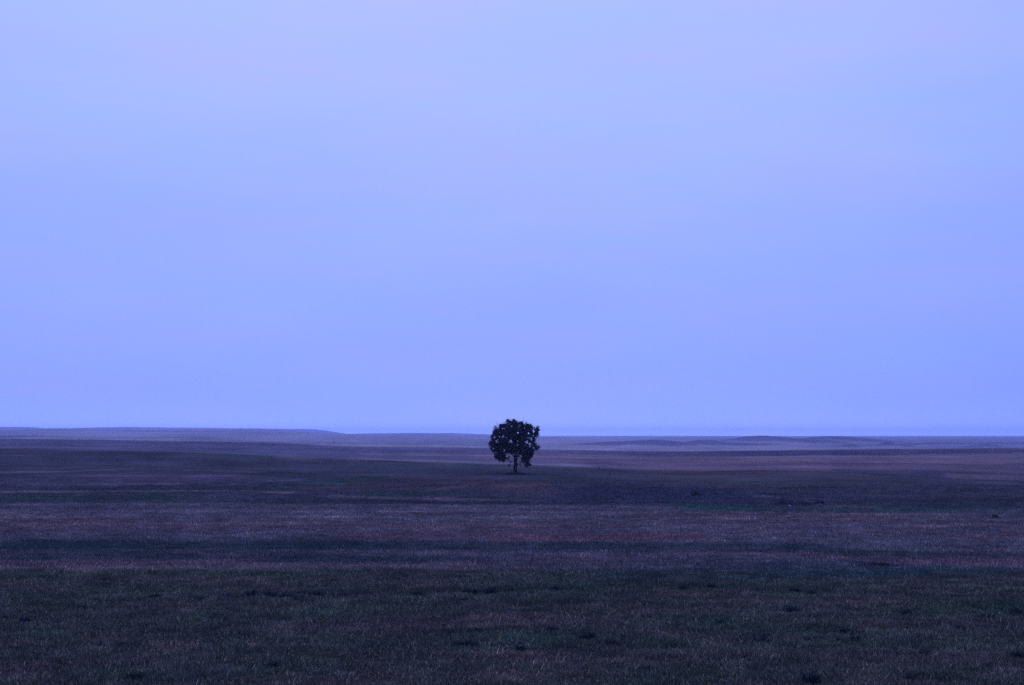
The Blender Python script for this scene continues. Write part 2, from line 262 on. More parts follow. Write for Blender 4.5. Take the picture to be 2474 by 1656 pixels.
# strips, patches and tracks on the fields: points (x, y, half depth), colour, strength, fade at the ends
PATCHES = [
    ([(-28.7,80.4,2.12),(-24.6,80.2,2.0),(-20.6,80.4,2.12),(-16.6,80.9,2.12),(-12.5,80.9,2.12)],(0.0697,0.0801,0.028),0.6,1.4),
    ([(4.9,80.2,3.0),(8.4,80.5,3.0),(12.0,80.9,3.12),(15.5,81.2,3.25),(20.1,81.6,3.38),(24.7,81.9,3.38),(29.3,82.0,3.25)],(0.0491,0.073,0.0405),0.8,1.4),
    ([(-14.5,72.1,1.12),(-9.0,71.8,1.25),(-4.5,72.6,1.12),(0.5,73.5,1.25)],(0.0381,0.0489,0.0201),0.7,1.3),
    ([(0.5,73.6,1.38),(5.7,74.9,1.38),(10.4,74.9,1.38)],(0.0435,0.07,0.024),0.7,1.3),
    ([(10.0,75.2,1.25),(13.7,73.6,1.12),(17.3,73.0,1.25)],(0.0407,0.0574,0.022),0.7,1.3),
    ([(-3.4,57.9,0.38),(-1.5,58.2,0.5),(0.2,58.8,0.5)],(0.0505,0.0326,0.0156),0.8,0.3),
    ([(1.1,59.0,0.5),(1.9,59.1,0.38)],(0.0389,0.0325,0.0173),0.8,0.3),
    ([(-0.1,55.8,1.5),(2.6,56.4,1.62),(6.1,55.2,1.5)],(0.0538,0.0815,0.0295),0.55,1.3),
    ([(-2.5,54.8,1.25),(-1.2,54.5,1.25)],(0.0391,0.0586,0.0252),0.6,0.6),
    ([(18.8,66.4,3.38),(23.7,66.5,3.25)],(0.05,0.0921,0.0266),0.6,1.5),
    ([(9.5,58.5,1.25),(14.0,59.0,1.25)],(0.0445,0.071,0.0229),0.6,1.4),
    ([(-17.5,49.1,1.12),(-15.5,49.5,1.25),(-13.5,50.0,1.25),(-9.4,48.2,1.25)],(0.1349,0.093,0.0541),0.4,0.9),
    ([(-0.8,47.5,1.25),(1.4,47.5,1.25),(3.6,47.5,1.25)],(0.1693,0.1179,0.0542),0.5,0.8),
    ([(10.9,50.9,2.38),(13.2,50.6,2.38),(15.5,50.4,2.38),(17.8,50.0,2.25)],(0.1458,0.1009,0.051),0.5,0.9),
    ([(-10.0,58.1,1.38),(-7.1,59.2,1.5),(-4.1,60.4,1.62),(-1.2,60.9,1.62),(1.7,61.4,1.62),(4.7,61.9,1.62)],(0.1239,0.0849,0.0445),0.5,1.1),
    ([(-24.2,68.0,2.25),(-18.9,67.2,2.25)],(0.0668,0.092,0.0288),0.5,1.2),
    ([(9.2,68.8,1.5),(12.4,68.5,1.5),(15.7,68.2,1.5),(18.8,67.9,1.38)],(0.134,0.0881,0.044),0.5,1.2),
    ([(-30.9,86.5,3.25),(-26.4,86.2,3.25),(-22.1,86.1,3.12),(-15.3,86.0,3.0)],(0.1929,0.1248,0.0726),0.8,5.0),
    ([(-15.2,85.2,2.0),(-8.3,85.1,2.12),(-2.1,84.4,1.88)],(0.18,0.1249,0.0727),0.8,3.0),
    ([(-0.9,88.9,4.62),(2.9,88.2,4.5),(6.7,87.6,4.38),(11.9,89.1,4.62)],(0.1329,0.107,0.0688),0.8,3.1),
    ([(11.6,86.9,3.12),(15.3,86.6,3.38),(19.0,86.2,3.25),(24.6,85.0,2.75)],(0.0694,0.0797,0.0551),0.9,2.5),
    ([(23.8,87.5,3.0),(27.8,88.9,3.12),(31.7,88.8,3.0)],(0.1928,0.1156,0.0763),0.8,2.6),
    ([(-36.7,102.8,7.0),(-30.7,102.5,7.0),(-24.7,102.1,6.88),(-18.3,102.0,7.0),(-12.0,101.8,7.25)],(0.0577,0.0718,0.0392),0.85,6.0),
    ([(-37.6,105.1,4.12),(-33.0,105.0,4.25),(-28.4,105.0,4.25),(-23.9,105.1,4.12),(-19.4,105.1,4.12),(-14.3,104.9,4.12),(-9.2,104.9,4.38),(-4.1,104.5,4.25),(1.9,103.8,4.0),(7.8,103.2,4.25),(13.8,102.9,4.12),(19.6,102.4,3.88),(22.2,102.2,4.0)],(0.0361,0.0556,0.0338),0.8,3.6),
    ([(-33.9,94.9,3.38),(-29.7,94.5,3.5),(-25.5,94.4,3.38),(-19.8,93.2,3.5),(-14.3,92.1,3.62),(-10.3,91.9,3.62),(-6.3,91.8,3.75),(-0.2,92.4,3.88)],(0.0454,0.0624,0.0397),0.85,5.4),
    ([(-19.3,98.6,0.62),(-12.5,99.4,0.62),(-7.9,99.0,0.5),(-3.3,98.6,0.62)],(0.1668,0.1241,0.0877),0.6,1.7),
    ([(-3.8,95.2,2.25),(3.0,93.4,2.38),(9.7,92.8,2.5)],(0.1795,0.1153,0.0839),0.6,3.3),
    ([(11.3,97.1,1.62),(17.0,95.8,1.75),(23.1,94.8,1.75)],(0.1794,0.1152,0.0758),0.7,1.7),
    ([(9.5,90.9,2.12),(16.2,91.5,2.0),(22.6,90.6,1.88)],(0.0769,0.0831,0.0581),0.7,2.6),
    ([(22.0,98.6,3.38),(25.4,96.5,3.25),(29.7,95.8,3.25),(34.0,95.1,3.62)],(0.0422,0.0622,0.0342),0.8,2.8),
    ([(28.8,103.6,1.62),(37.0,103.5,1.5)],(0.0761,0.0824,0.0574),0.6,3.0),
    ([(21.4,89.4,1.38),(22.1,87.9,1.38),(22.8,87.4,1.38)],(0.0185,0.012,0.012),0.9,0.6),
    ([(-45.6,127.5,1.0),(-38.3,127.6,1.12),(-30.9,127.8,1.0),(-23.1,128.4,1.12),(-15.2,129.2,1.0)],(0.3505,0.2217,0.1284),0.7,2.2),
    ([(-43.0,120.1,2.38),(-36.1,120.2,2.25),(-29.2,120.6,2.38),(-21.5,119.5,2.5),(-14.0,118.8,2.25)],(0.1658,0.1052,0.0706),0.6,2.1),
    ([(-40.2,112.5,2.25),(-34.7,112.0,2.25),(-29.2,111.8,2.25),(-23.8,111.5,2.25),(-18.3,110.8,2.0),(-12.9,110.6,1.88),(-7.6,110.2,2.0)],(0.1427,0.0974,0.0674),0.6,1.9),
    ([(-13.8,114.8,4.0),(-7.5,113.9,3.88),(-1.2,112.5,4.0),(4.2,112.4,3.88),(9.6,112.4,3.62),(15.1,112.8,4.0)],(0.2338,0.1143,0.071),0.7,2.0),
    ([(-2.4,124.6,2.62),(1.9,124.6,2.62)],(0.2333,0.1321,0.0704),0.35,2.2),
    ([(17.2,115.8,1.75),(20.5,115.6,1.88)],(0.2191,0.1232,0.0672),0.35,2.0),
    ([(27.2,114.2,3.25),(28.4,112.5,3.25)],(0.1916,0.1056,0.0568),0.35,2.0),
    ([(34.5,123.9,1.38),(40.2,127.2,1.0),(46.6,130.1,1.12)],(0.3506,0.2091,0.1233),0.6,2.2),
    ([(34.4,114.0,1.0),(37.6,117.8,1.0),(43.2,120.8,1.0)],(0.3146,0.1855,0.109),0.6,2.1),
    ([(34.8,110.1,1.62),(41.8,116.9,1.88)],(0.2807,0.1327,0.0602),0.5,2.0),
    ([(-49.3,137.6,0.88),(-42.4,138.0,1.0),(-35.4,138.1,1.12),(-28.5,138.5,1.0),(-21.6,139.1,1.12),(-15.5,138.5,1.0),(-9.5,138.5,1.0),(-3.5,137.9,1.12),(2.5,137.4,1.12),(9.1,136.6,1.12),(15.7,136.1,1.12),(22.3,136.0,1.0),(28.8,135.5,1.0),(35.1,134.8,1.0),(41.5,134.0,1.0),(47.8,133.6,1.12)],(0.3693,0.2411,0.1386),0.6,2.4),
    ([(-40.4,148.9,1.12),(-33.9,148.8,1.0),(-27.4,148.5,1.25),(-20.9,148.2,1.25),(-14.4,148.1,1.12),(-8.0,147.8,1.0),(-1.6,147.8,1.0),(5.2,147.0,1.0),(11.9,146.0,1.0),(18.6,145.5,1.0),(25.1,144.8,1.25),(31.6,143.6,1.12),(38.0,143.0,1.0),(44.4,142.4,1.12),(50.7,141.6,1.12)],(0.35,0.234,0.1327),0.5,2.6),
    ([(-64.2,179.1,7.88),(-56.0,180.5,7.75),(-47.6,181.4,8.38),(-41.0,177.6,7.88)],(0.0566,0.0855,0.0317),0.8,4.2),
    ([(-41.0,177.6,6.88),(-30.7,177.5,7.0),(-21.1,179.0,6.75)],(0.1076,0.0896,0.0635),0.6,3.1),
    ([(-70.6,197.0,3.0),(-59.9,199.5,3.25),(-55.0,202.6,3.38),(-39.5,201.6,3.38),(-30.5,196.2,3.0)],(0.3118,0.2185,0.1247),0.7,3.5),
    ([(-68.8,207.1,2.88),(-52.1,210.0,2.75),(-40.5,206.6,2.62)],(0.048,0.0492,0.03),0.8,2.4),
    ([(-35.3,203.9,8.88),(-32.2,223.9,10.88),(-29.2,247.6,12.62),(-23.7,257.5,13.5)],(0.0464,0.0904,0.0311),0.8,2.0),
    ([(-60.6,233.0,4.0),(-59.8,262.1,4.88),(-59.1,288.2,6.0)],(0.2587,0.1559,0.1111),0.7,1.5),
    ([(-46.1,221.8,3.5),(-43.0,240.4,3.38),(-37.6,251.0,4.5)],(0.2438,0.1463,0.1074),0.6,1.4),
    ([(-102.7,286.2,5.5),(-92.9,294.9,4.62),(-85.0,313.0,4.25)],(0.2414,0.1595,0.1041),0.7,3.5),
    ([(-89.2,248.8,26.75),(-78.8,250.0,27.75),(-68.4,251.8,29.0),(-56.1,252.5,29.0),(-43.9,253.9,30.12)],(0.1656,0.0978,0.0834),0.6,5.9),
    ([(-122.1,340.4,15.12),(-101.7,338.2,16.0),(-82.4,339.4,17.38),(-62.0,335.5,21.25),(-41.9,330.8,26.5)],(0.1039,0.0844,0.0618),0.6,7.8),
    ([(-69.0,306.4,6.12),(-63.2,304.1,5.88),(-52.8,295.1,6.62)],(0.2736,0.1538,0.0895),0.7,2.6),
    ([(-40.1,339.9,31.62),(-19.0,350.5,43.25),(-1.2,344.0,46.0),(16.6,351.0,52.25)],(0.0885,0.0839,0.0574),0.7,8.1),
    ([(-33.3,282.0,6.75),(-27.8,284.6,6.12),(-23.2,289.1,6.38)],(0.1837,0.1335,0.0772),0.6,3.3),
    ([(-24.5,236.5,23.75),(-16.9,245.8,26.5),(-7.1,251.2,27.75)],(0.1476,0.0741,0.0424),0.5,5.7),
    ([(-2.4,224.8,15.0),(5.5,229.8,17.25)],(0.1732,0.0867,0.0467),0.6,2.6),
    ([(-12.0,200.9,3.12),(-8.1,219.8,4.25),(-5.3,237.8,4.75),(-2.1,267.2,5.25)],(0.1998,0.1363,0.0845),0.5,1.0),
    ([(-19.5,188.5,5.25),(-13.0,189.5,5.25),(-5.6,197.6,5.62)],(0.0595,0.0848,0.031),0.7,2.2),
    ([(-0.5,254.6,10.62),(9.6,269.8,12.75),(20.7,271.6,14.62)],(0.0589,0.0691,0.0349),0.7,3.1),
    ([(8.0,192.1,22.38),(18.4,196.5,24.5),(30.5,197.8,25.5)],(0.0557,0.053,0.0486),0.8,4.6),
    ([(-23.2,183.4,3.12),(-12.2,177.2,2.75),(-2.4,175.2,2.75)],(0.2462,0.1601,0.0964),0.7,3.1),
    ([(-19.4,173.5,2.75),(-6.6,166.0,2.75),(1.1,167.0,2.75)],(0.047,0.0547,0.0351),0.8,2.0),
    ([(-6.1,180.6,3.38),(-1.9,179.8,3.25)],(0.0496,0.0637,0.0372),0.7,1.6),
    ([(5.4,166.5,1.75),(12.7,166.9,1.88),(20.7,169.1,1.88)],(0.0439,0.0458,0.0352),0.8,1.9),
    ([(32.6,348.4,44.62),(57.2,363.6,54.62),(75.6,346.1,53.12)],(0.1544,0.0794,0.0424),0.55,8.2),
    ([(31.9,266.2,44.25),(50.9,265.0,41.75),(62.4,249.4,42.38),(74.2,240.9,45.88)],(0.1084,0.0851,0.0483),0.6,7.4),
    ([(84.2,380.5,25.25),(95.6,361.4,34.62),(97.2,315.5,19.25),(104.5,291.5,10.5)],(0.1812,0.1018,0.0579),0.5,5.9),
    ([(18.4,158.0,7.25),(29.1,151.8,6.5),(35.8,152.2,6.5),(42.6,153.0,7.0),(56.3,157.1,7.12)],(0.0447,0.0949,0.0447),0.85,2.7),
    ([(37.4,169.2,8.25),(49.1,167.4,7.62),(63.8,178.1,9.38)],(0.0683,0.0784,0.0437),0.6,4.0),
    ([(33.6,192.2,4.5),(36.4,189.8,4.75)],(0.0206,0.0336,0.0188),0.85,1.1),
    ([(31.7,184.5,2.0),(33.8,181.8,2.0)],(0.2308,0.1824,0.0873),0.7,0.8),
    ([(35.4,160.1,1.62),(39.3,157.5,1.75)],(0.279,0.1611,0.0886),0.7,1.4),
    ([(48.4,175.4,2.62),(51.0,170.6,2.38)],(0.0436,0.0347,0.0199),0.7,1.5),
    ([(135.9,530.8,185.25),(159.2,516.5,175.5),(178.0,496.4,179.62)],(0.0839,0.0578,0.0397),0.95,18.0),
    ([(142.9,584.8,167.25),(209.7,714.0,22.0),(247.4,690.0,18.0)],(0.0656,0.0411,0.0423),0.8,11.6),
    ([(-146.5,1240.0,96.0),(-83.1,1262.0,86.0),(-17.2,1264.0,80.0),(38.7,1294.0,82.0),(96.9,1320.0,80.0),(154.4,1320.0,80.0)],(0.1498,0.089,0.0889),0.7,37.3),
    ([(-68.5,580.2,163.75),(-38.3,581.6,158.38),(-8.0,588.1,159.88),(36.6,592.4,167.62)],(0.3768,0.2432,0.1452),0.6,13.6),
    ([(-50.3,928.0,68.0),(-10.2,954.0,54.0),(32.2,982.0,42.0),(77.4,1014.0,38.0),(131.3,978.0,30.0)],(0.2128,0.1067,0.0825),0.6,17.0),
    ([(138.6,1316.0,136.0),(220.2,1348.0,136.0),(299.4,1352.0,128.0),(358.1,1340.0,104.0),(420.2,1342.0,110.0),(488.2,1360.0,112.0)],(0.0698,0.0322,0.0439),0.95,117.3),
    ([(121.1,1036.0,64.0),(206.6,1074.0,62.0),(256.8,1036.0,60.0),(305.8,1008.0,60.0),(352.4,982.0,58.0)],(0.3222,0.1593,0.0793),0.7,29.9),
    ([(104.3,892.0,36.0),(172.3,896.0,40.0),(205.1,870.0,42.0),(241.9,866.0,46.0)],(0.1847,0.08,0.0661),0.6,25.6),
    ([(93.7,802.0,26.0),(135.8,832.0,24.0),(179.2,810.0,26.0)],(0.3705,0.1766,0.1086),0.6,14.2),
    ([(-365.4,1250.0,94.0),(-277.4,1340.0,96.0),(-216.7,1390.0,74.0),(-153.3,1298.0,98.0)],(0.1327,0.0869,0.0869),0.7,23.0),
    ([(-308.1,858.0,94.0),(-273.9,868.0,100.0),(-241.0,886.0,106.0),(-178.8,910.0,106.0)],(0.327,0.2382,0.1642),0.7,15.4),
    ([(-280.6,1128.0,48.0),(-227.6,1158.0,42.0)],(0.3394,0.1886,0.1369),0.6,13.3),
    ([(-86.5,600.0,176.0),(-70.8,599.2,172.75)],(0.3976,0.2281,0.1508),0.6,7.0),
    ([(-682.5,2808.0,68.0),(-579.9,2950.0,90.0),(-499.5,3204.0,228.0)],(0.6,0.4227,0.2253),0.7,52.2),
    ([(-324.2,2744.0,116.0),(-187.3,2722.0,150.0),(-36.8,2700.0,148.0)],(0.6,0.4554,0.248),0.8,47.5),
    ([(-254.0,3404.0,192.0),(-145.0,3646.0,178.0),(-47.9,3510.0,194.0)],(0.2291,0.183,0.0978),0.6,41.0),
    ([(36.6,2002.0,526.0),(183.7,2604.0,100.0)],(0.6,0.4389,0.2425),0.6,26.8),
    ([(-135.0,376.2,3.25),(-112.7,374.5,3.75),(-90.5,381.9,4.38)],(0.1793,0.1285,0.0853),0.6,6.6),
    ([(-116.5,353.2,3.25),(-101.5,354.4,3.62),(-87.1,358.9,3.38),(-61.3,354.2,4.25)],(0.0787,0.0601,0.0458),0.6,6.2),
    ([(-115.2,321.0,3.5),(-92.9,327.8,3.25),(-70.5,321.4,3.62)],(0.0717,0.0584,0.0442),0.7,4.7),
    ([(-83.2,271.5,4.75),(-63.6,268.8,4.0),(-51.0,276.0,4.75)],(0.2424,0.1445,0.1006),0.6,4.0),
    ([(-81.5,227.5,3.25),(-65.2,225.8,3.0),(-55.0,232.5,3.25)],(0.2442,0.1521,0.0983),0.6,3.3),
    ([(-59.6,219.4,2.88),(-45.0,216.5,2.75),(-37.1,214.4,2.62)],(0.0779,0.0549,0.0441),0.6,2.5),
    ([(-99.3,1016.0,24.0),(-56.4,1040.0,24.0),(-11.4,1062.0,26.0),(35.1,1072.0,24.0),(82.9,1086.0,22.0)],(0.4319,0.2386,0.1276),0.6,24.6),
    ([(-124.3,1136.0,24.0),(-47.0,1182.0,26.0),(21.6,1180.0,24.0)],(0.1406,0.0844,0.0832),0.7,27.1),
    ([(14.4,786.0,18.0),(64.1,840.0,20.0),(97.5,834.0,14.0)],(0.1725,0.0835,0.0748),0.7,11.9),
    ([(139.2,1162.0,22.0),(227.8,1184.0,20.0),(292.5,1168.0,20.0),(356.5,1156.0,16.0)],(0.3828,0.2024,0.1018),0.6,27.2),
    ([(182.7,950.0,22.0),(217.4,922.0,26.0),(254.2,910.0,22.0),(304.2,848.0,16.0)],(0.1536,0.0592,0.0497),0.7,21.1),
    ([(17.0,223.1,3.88),(26.6,222.4,4.62),(36.0,220.6,5.12),(55.7,233.4,5.38)],(0.1733,0.0993,0.0571),0.6,3.9),
    ([(39.9,207.8,3.0),(47.7,202.6,2.62),(55.3,198.2,2.5),(70.8,197.6,2.38)],(0.0705,0.0624,0.0388),0.6,4.7),
    ([(44.1,187.2,2.0),(56.6,183.9,1.88),(66.7,186.1,2.38)],(0.1883,0.1103,0.0631),0.5,3.2)]


def ground_colour(x, y):
    """base colour of the ground cover at world x, y (arrays)"""
    def zone(n):
        return np.array(ZONES[n])[None, :]

    def mix(a, b, t):
        return a * (1 - t[:, None]) + b * t[:, None]
    c = np.repeat(zone('near'), len(x), 0)
    g = smooth01((fbm(x / 4.5, y / 3.0, 4, 21) - 0.02) * 2.6)
    c = mix(c, zone('near_green'), 0.5 * g)
    p = smooth01((fbm(x / 4.0 + 40, y / 2.6, 4, 31) - 0.02) * 2.6)
    c = mix(c, zone('near_purple'), 0.5 * p)
    # faint old mowing rows across the grass
    c = c * (1 + 0.20 * fbm(x / 16.0, y / 0.9, 3, 37))[:, None]
    s = zone('stubble') + 0 * c
    s = s * (1 + 0.16 * np.cos(2 * math.pi * (y + 0.6 * fbm(x / 30, y / 30, 2, 141)) / 3.0))[:, None]     # drill rows
    s = mix(s, zone('stubble_red'), smooth01((fbm(x / 25.0, y / 14.0, 3, 41) + 0.1) * 2) * 0.7)
    edge = 83.0 + 2.2 * fbm(x / 8.0, y / 3.0, 4, 51, 0.65)
    c = mix(c, s, smooth01((y - edge) / 2.2 + 0.5))
    s = zone('pasture') + 0 * c
    s = mix(s, zone('pasture_red'), smooth01((fbm(x / 30.0, y / 30.0, 3, 61) - 0.05) * 2.5) * 0.45)
    s = mix(s, zone('pasture_green'), smooth01((fbm(x / 26.0 + 9, y / 30.0, 3, 71) - 0.05) * 2.5) * 0.6)
    edge = np.interp(x, [-70, -45, 0, 40, 70], [166, 166, 162, 156, 154]) + 2.0 * fbm(x / 12.0, y * 0 + 1, 3, 81)
    c = mix(c, s, smooth01((y - edge) / 2.5 + 0.5))
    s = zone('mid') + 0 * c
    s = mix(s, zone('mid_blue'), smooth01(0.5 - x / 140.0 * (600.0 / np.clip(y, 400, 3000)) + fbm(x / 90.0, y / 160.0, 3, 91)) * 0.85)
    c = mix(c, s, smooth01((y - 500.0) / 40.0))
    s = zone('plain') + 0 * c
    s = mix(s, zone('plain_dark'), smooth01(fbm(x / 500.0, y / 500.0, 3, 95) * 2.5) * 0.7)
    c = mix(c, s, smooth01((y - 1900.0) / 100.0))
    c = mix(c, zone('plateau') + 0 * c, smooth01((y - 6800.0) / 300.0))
    for (mx, my, mh, rx, ry) in MOUNDS:
        d = ((x - mx) / rx) ** 2 + ((y - my) / ry) ** 2
        c = mix(c, zone('mound') + 0 * c, 0.95 * smooth01((1.35 - d + 0.3 * fbm(x / 60, y / 60, 2, 97)) * 1.6))
    yq = np.clip(y, 40, 6000)
    streak = fbm(x / (0.07 * yq), y / (0.00028 * yq ** 2 + 0.2), 4, 131, 0.6)
    wob = fbm(x / (0.05 * np.clip(y, 60, 9e9)), y / (0.12 * np.clip(y, 60, 9e9)), 4, 101)
    for pts, col, k, fade in PATCHES:
        px = [q[0] for q in pts]
        lo, hi = px[0] - fade, px[-1] + fade
        hmax = max(q[2] for q in pts) * 2
        m = (x > lo) & (x < hi) & (y > min(q[1] for q in pts) - hmax) & (y < max(q[1] for q in pts) + hmax)
        if not m.any():
            continue
        xm, ym = x[m], y[m]
        yc = np.interp(xm, px, [q[1] for q in pts])
        hd = np.interp(xm, px, [q[2] for q in pts])
        d = np.abs(ym - yc) / hd + 0.55 * wob[m]
        w = smooth01((1.25 - d) / 0.6)
        w = w * smooth01((xm - lo) / (fade * 1.5)) * smooth01((hi - xm) / (fade * 1.5)) * k * np.clip(0.86 + 0.85 * streak[m], 0.1, 1.08)
        c[m] = mix(c[m], np.array(col)[None, :], w)
    # mottling at several scales: thin and thick growth, bare places
    ys = np.clip(y, 40, 4000)
    mot = 0.20 * fbm(x / (0.02 * ys), y / (0.006 * ys * ys ** 0.5), 3, 111) + 0.16 * fbm(x / (0.10 * ys), y / (0.0016 * ys * ys ** 0.5 + 0.3), 4, 121)
    return np.clip(c * (1 + mot + np.where(y > 83, 0.36, 0.2) * streak)[:, None], 0.006, 0.7)


# ================================================================= helpers for things
def new_mesh(name, verts, faces, mat, parent=None, smooth=False, attrs=None):
    me = bpy.data.meshes.new(name)
    verts = np.asarray(verts, np.float32).reshape(-1, 3)
    if isinstance(faces, np.ndarray):
        k = faces.shape[1]
        me.vertices.add(len(verts))
        me.vertices.foreach_set('co', verts.ravel())
        me.loops.add(faces.size)
        me.loops.foreach_set('vertex_index', faces.astype(np.int32).ravel())
        me.polygons.add(len(faces))
        me.polygons.foreach_set('loop_start', np.arange(0, faces.size, k, dtype=np.int32))
        me.update(calc_edges=True)
    else:
        me.from_pydata([tuple(map(float, v)) for v in verts], [], faces)
    if smooth and len(me.polygons):
        me.polygons.foreach_set('use_smooth', [True] * len(me.polygons))
    for nm, data in (attrs or {}).items():
        a = me.color_attributes.new(nm, 'FLOAT_COLOR', 'POINT')
        a.data.foreach_set('color', np.concatenate([data, np.ones((len(data), 1))], 1).astype(np.float32).ravel())
    me.materials.append(mat)
    o = bpy.data.objects.new(name, me)
    COL.objects.link(o)
    if parent is not None:
        o.parent = parent
    return o


def tag(o, label=None, cat=None, group=None, kind=None):
    for k, v in (('label', label), ('category', cat), ('group', group), ('kind', kind)):
        if v:
            o[k] = v
    return o


def empty(name, loc, rz=0.0):
    o = bpy.data.objects.new(name, None)
    o.location = loc
    o.rotation_euler = (0, 0, rz)
    o.empty_display_size = 0.2
    COL.objects.link(o)
    return o


class Build:
    """collects tubes, rocks and leaves, then links them as one mesh object"""

    def __init__(self):
        self.v, self.f = [], []

    def tube(self, pts, rad, n=8, cap=True):
        pts = [np.array(p, float) for p in pts]
        base = len(self.v)
        prev = None
        for i, p in enumerate(pts):
            d = pts[min(i + 1, len(pts) - 1)] - pts[max(i - 1, 0)]
            d = d / (np.linalg.norm(d) + 1e-9)
            if prev is None:
                a = np.array([1.0, 0, 0]) if abs(d[0]) < 0.8 else np.array([0, 1.0, 0])
                prev = np.cross(d, a)
            u = prev - d * prev.dot(d)
            u /= np.linalg.norm(u) + 1e-9
            w = np.cross(d, u)
            prev = u
            for k in range(n):
                t = 2 * math.pi * k / n
                r = rad[i] * (1 + 0.10 * math.sin(3 * t + i * 1.3) if n > 6 else 1)
                self.v.append(p + r * (math.cos(t) * u + math.sin(t) * w))
        for i in range(len(pts) - 1):
            for k in range(n):
                a, b = base + i * n + k, base + i * n + (k + 1) % n
                self.f.append((a, b, b + n, a + n))
        if cap:
            self.f.append(tuple(base + (len(pts) - 1) * n + k for k in range(n)))
            self.f.append(tuple(base + n - 1 - k for k in range(n)))
        return self

    def build(self, name, mat, parent=None, smooth=True):
        return new_mesh(name, self.v, self.f, mat, parent, smooth)


# ================================================================= materials
def material(name):
    m = bpy.data.materials.new(name)
    m.use_nodes = True
    m.node_tree.nodes.clear()
    return m, m.node_tree


def simple(name, colour, rough=0.9, spec=0.1, scale=6.0, vary=0.5, bump=0.4):
    m, t = material(name)
    out = node(t, 'ShaderNodeOutputMaterial')
    b = node(t, 'ShaderNodeBsdfPrincipled', i_Roughness=rough)
    b.inputs['Specular IOR Level'].default_value = spec
    tcn = node(t, 'ShaderNodeTexCoord')
    nz = node(t, 'ShaderNodeTexNoise', i_Scale=scale, i_Detail=6.0, i_Roughness=0.65)
    t.links.new(tcn.outputs['Object'], nz.inputs['Vector'])
    f = math_node(t, 'ADD', math_node(t, 'MULTIPLY', math_node(t, 'SUBTRACT', nz.outputs['Fac'], 0.5), vary * 2), 1.0)
    vm = node(t, 'ShaderNodeVectorMath', operation='SCALE')
    vm.inputs[0].default_value = colour
    t.links.new(f, vm.inputs['Scale'])
    t.links.new(vm.outputs[0], b.inputs['Base Color'])
    bp = node(t, 'ShaderNodeBump', i_Strength=bump, i_Distance=0.05)
    t.links.new(nz.outputs['Fac'], bp.inputs['Height'])
    t.links.new(bp.outputs[0], b.inputs['Normal'])
    t.links.new(b.outputs[0], out.inputs['Surface'])
    return m


def ground_material(name, gain):
    """field colour from the ground cover map, with straw and soil grain at many scales"""
    m, t = material(name)
    out = node(t, 'ShaderNodeOutputMaterial')
    b = node(t, 'ShaderNodeBsdfDiffuse', i_Roughness=0.6)
    att = node(t, 'ShaderNodeAttribute', attribute_name='cover')
    geo = node(t, 'ShaderNodeNewGeometry')

    def grain(scale, sc, detail, rough, w):
        mp = node(t, 'ShaderNodeMapping')
        mp.inputs['Scale'].default_value = sc
        t.links.new(geo.outputs['Position'], mp.inputs['Vector'])
        n = node(t, 'ShaderNodeTexNoise', i_Scale=scale, i_Detail=detail, i_Roughness=rough)
        t.links.new(mp.outputs[0], n.inputs['Vector'])
        return math_node(t, 'MULTIPLY', math_node(t, 'SUBTRACT', n.outputs['Fac'], 0.5), w), n
    g1, n1 = grain(3.0, (1, 1, 1), 5, 0.7, 1.6)                 # straws and clods
    g2, n2 = grain(0.55, (0.35, 1, 1), 5, 0.7, 1.1)             # drill rows and windrows, running across the view
    g3, n3 = grain(0.05, (0.5, 0.35, 1), 7, 0.72, 1.3)          # patches
    g4, n4 = grain(0.006, (0.8, 0.3, 1), 8, 0.75, 1.0)          # parcels of the far plain
    s = math_node(t, 'ADD', math_node(t, 'ADD', g1, g2), math_node(t, 'ADD', g3, g4))
    f = math_node(t, 'MAXIMUM', math_node(t, 'ADD', s, 1.0), 0.25)
    vm = node(t, 'ShaderNodeVectorMath', operation='SCALE')
    t.links.new(att.outputs['Color'], vm.inputs[0])
    t.links.new(math_node(t, 'MULTIPLY', f, gain), vm.inputs['Scale'])
    t.links.new(vm.outputs[0], b.inputs['Color'])
    bp = node(t, 'ShaderNodeBump', i_Strength=0.5, i_Distance=0.12)
    t.links.new(n1.outputs['Fac'], bp.inputs['Height'])
    bp2 = node(t, 'ShaderNodeBump', i_Strength=0.45, i_Distance=1.2)
    t.links.new(n3.outputs['Fac'], bp2.inputs['Height'])
    t.links.new(bp2.outputs[0], bp.inputs['Normal'])
    t.links.new(bp.outputs[0], b.inputs['Normal'])
    t.links.new(b.outputs[0], out.inputs['Surface'])
    return m


def blade_material(name, gain):
    m, t = material(name)
    out = node(t, 'ShaderNodeOutputMaterial')
    b = node(t, 'ShaderNodeBsdfPrincipled', i_Roughness=0.75)
    b.inputs['Specular IOR Level'].default_value = 0.15
    att = node(t, 'ShaderNodeAttribute', attribute_name='tint', attribute_type='INSTANCER')
    own = node(t, 'ShaderNodeAttribute', attribute_name='shade')
    mul = node(t, 'ShaderNodeVectorMath', operation='MULTIPLY')
    t.links.new(att.outputs['Color'], mul.inputs[0])
    t.links.new(own.outputs['Color'], mul.inputs[1])
    sc = node(t, 'ShaderNodeVectorMath', operation='SCALE')
    sc.inputs['Scale'].default_value = gain
    t.links.new(mul.outputs[0], sc.inputs[0])
    t.links.new(sc.outputs[0], b.inputs['Base Color'])
    t.links.new(b.outputs[0], out.inputs['Surface'])
    return m


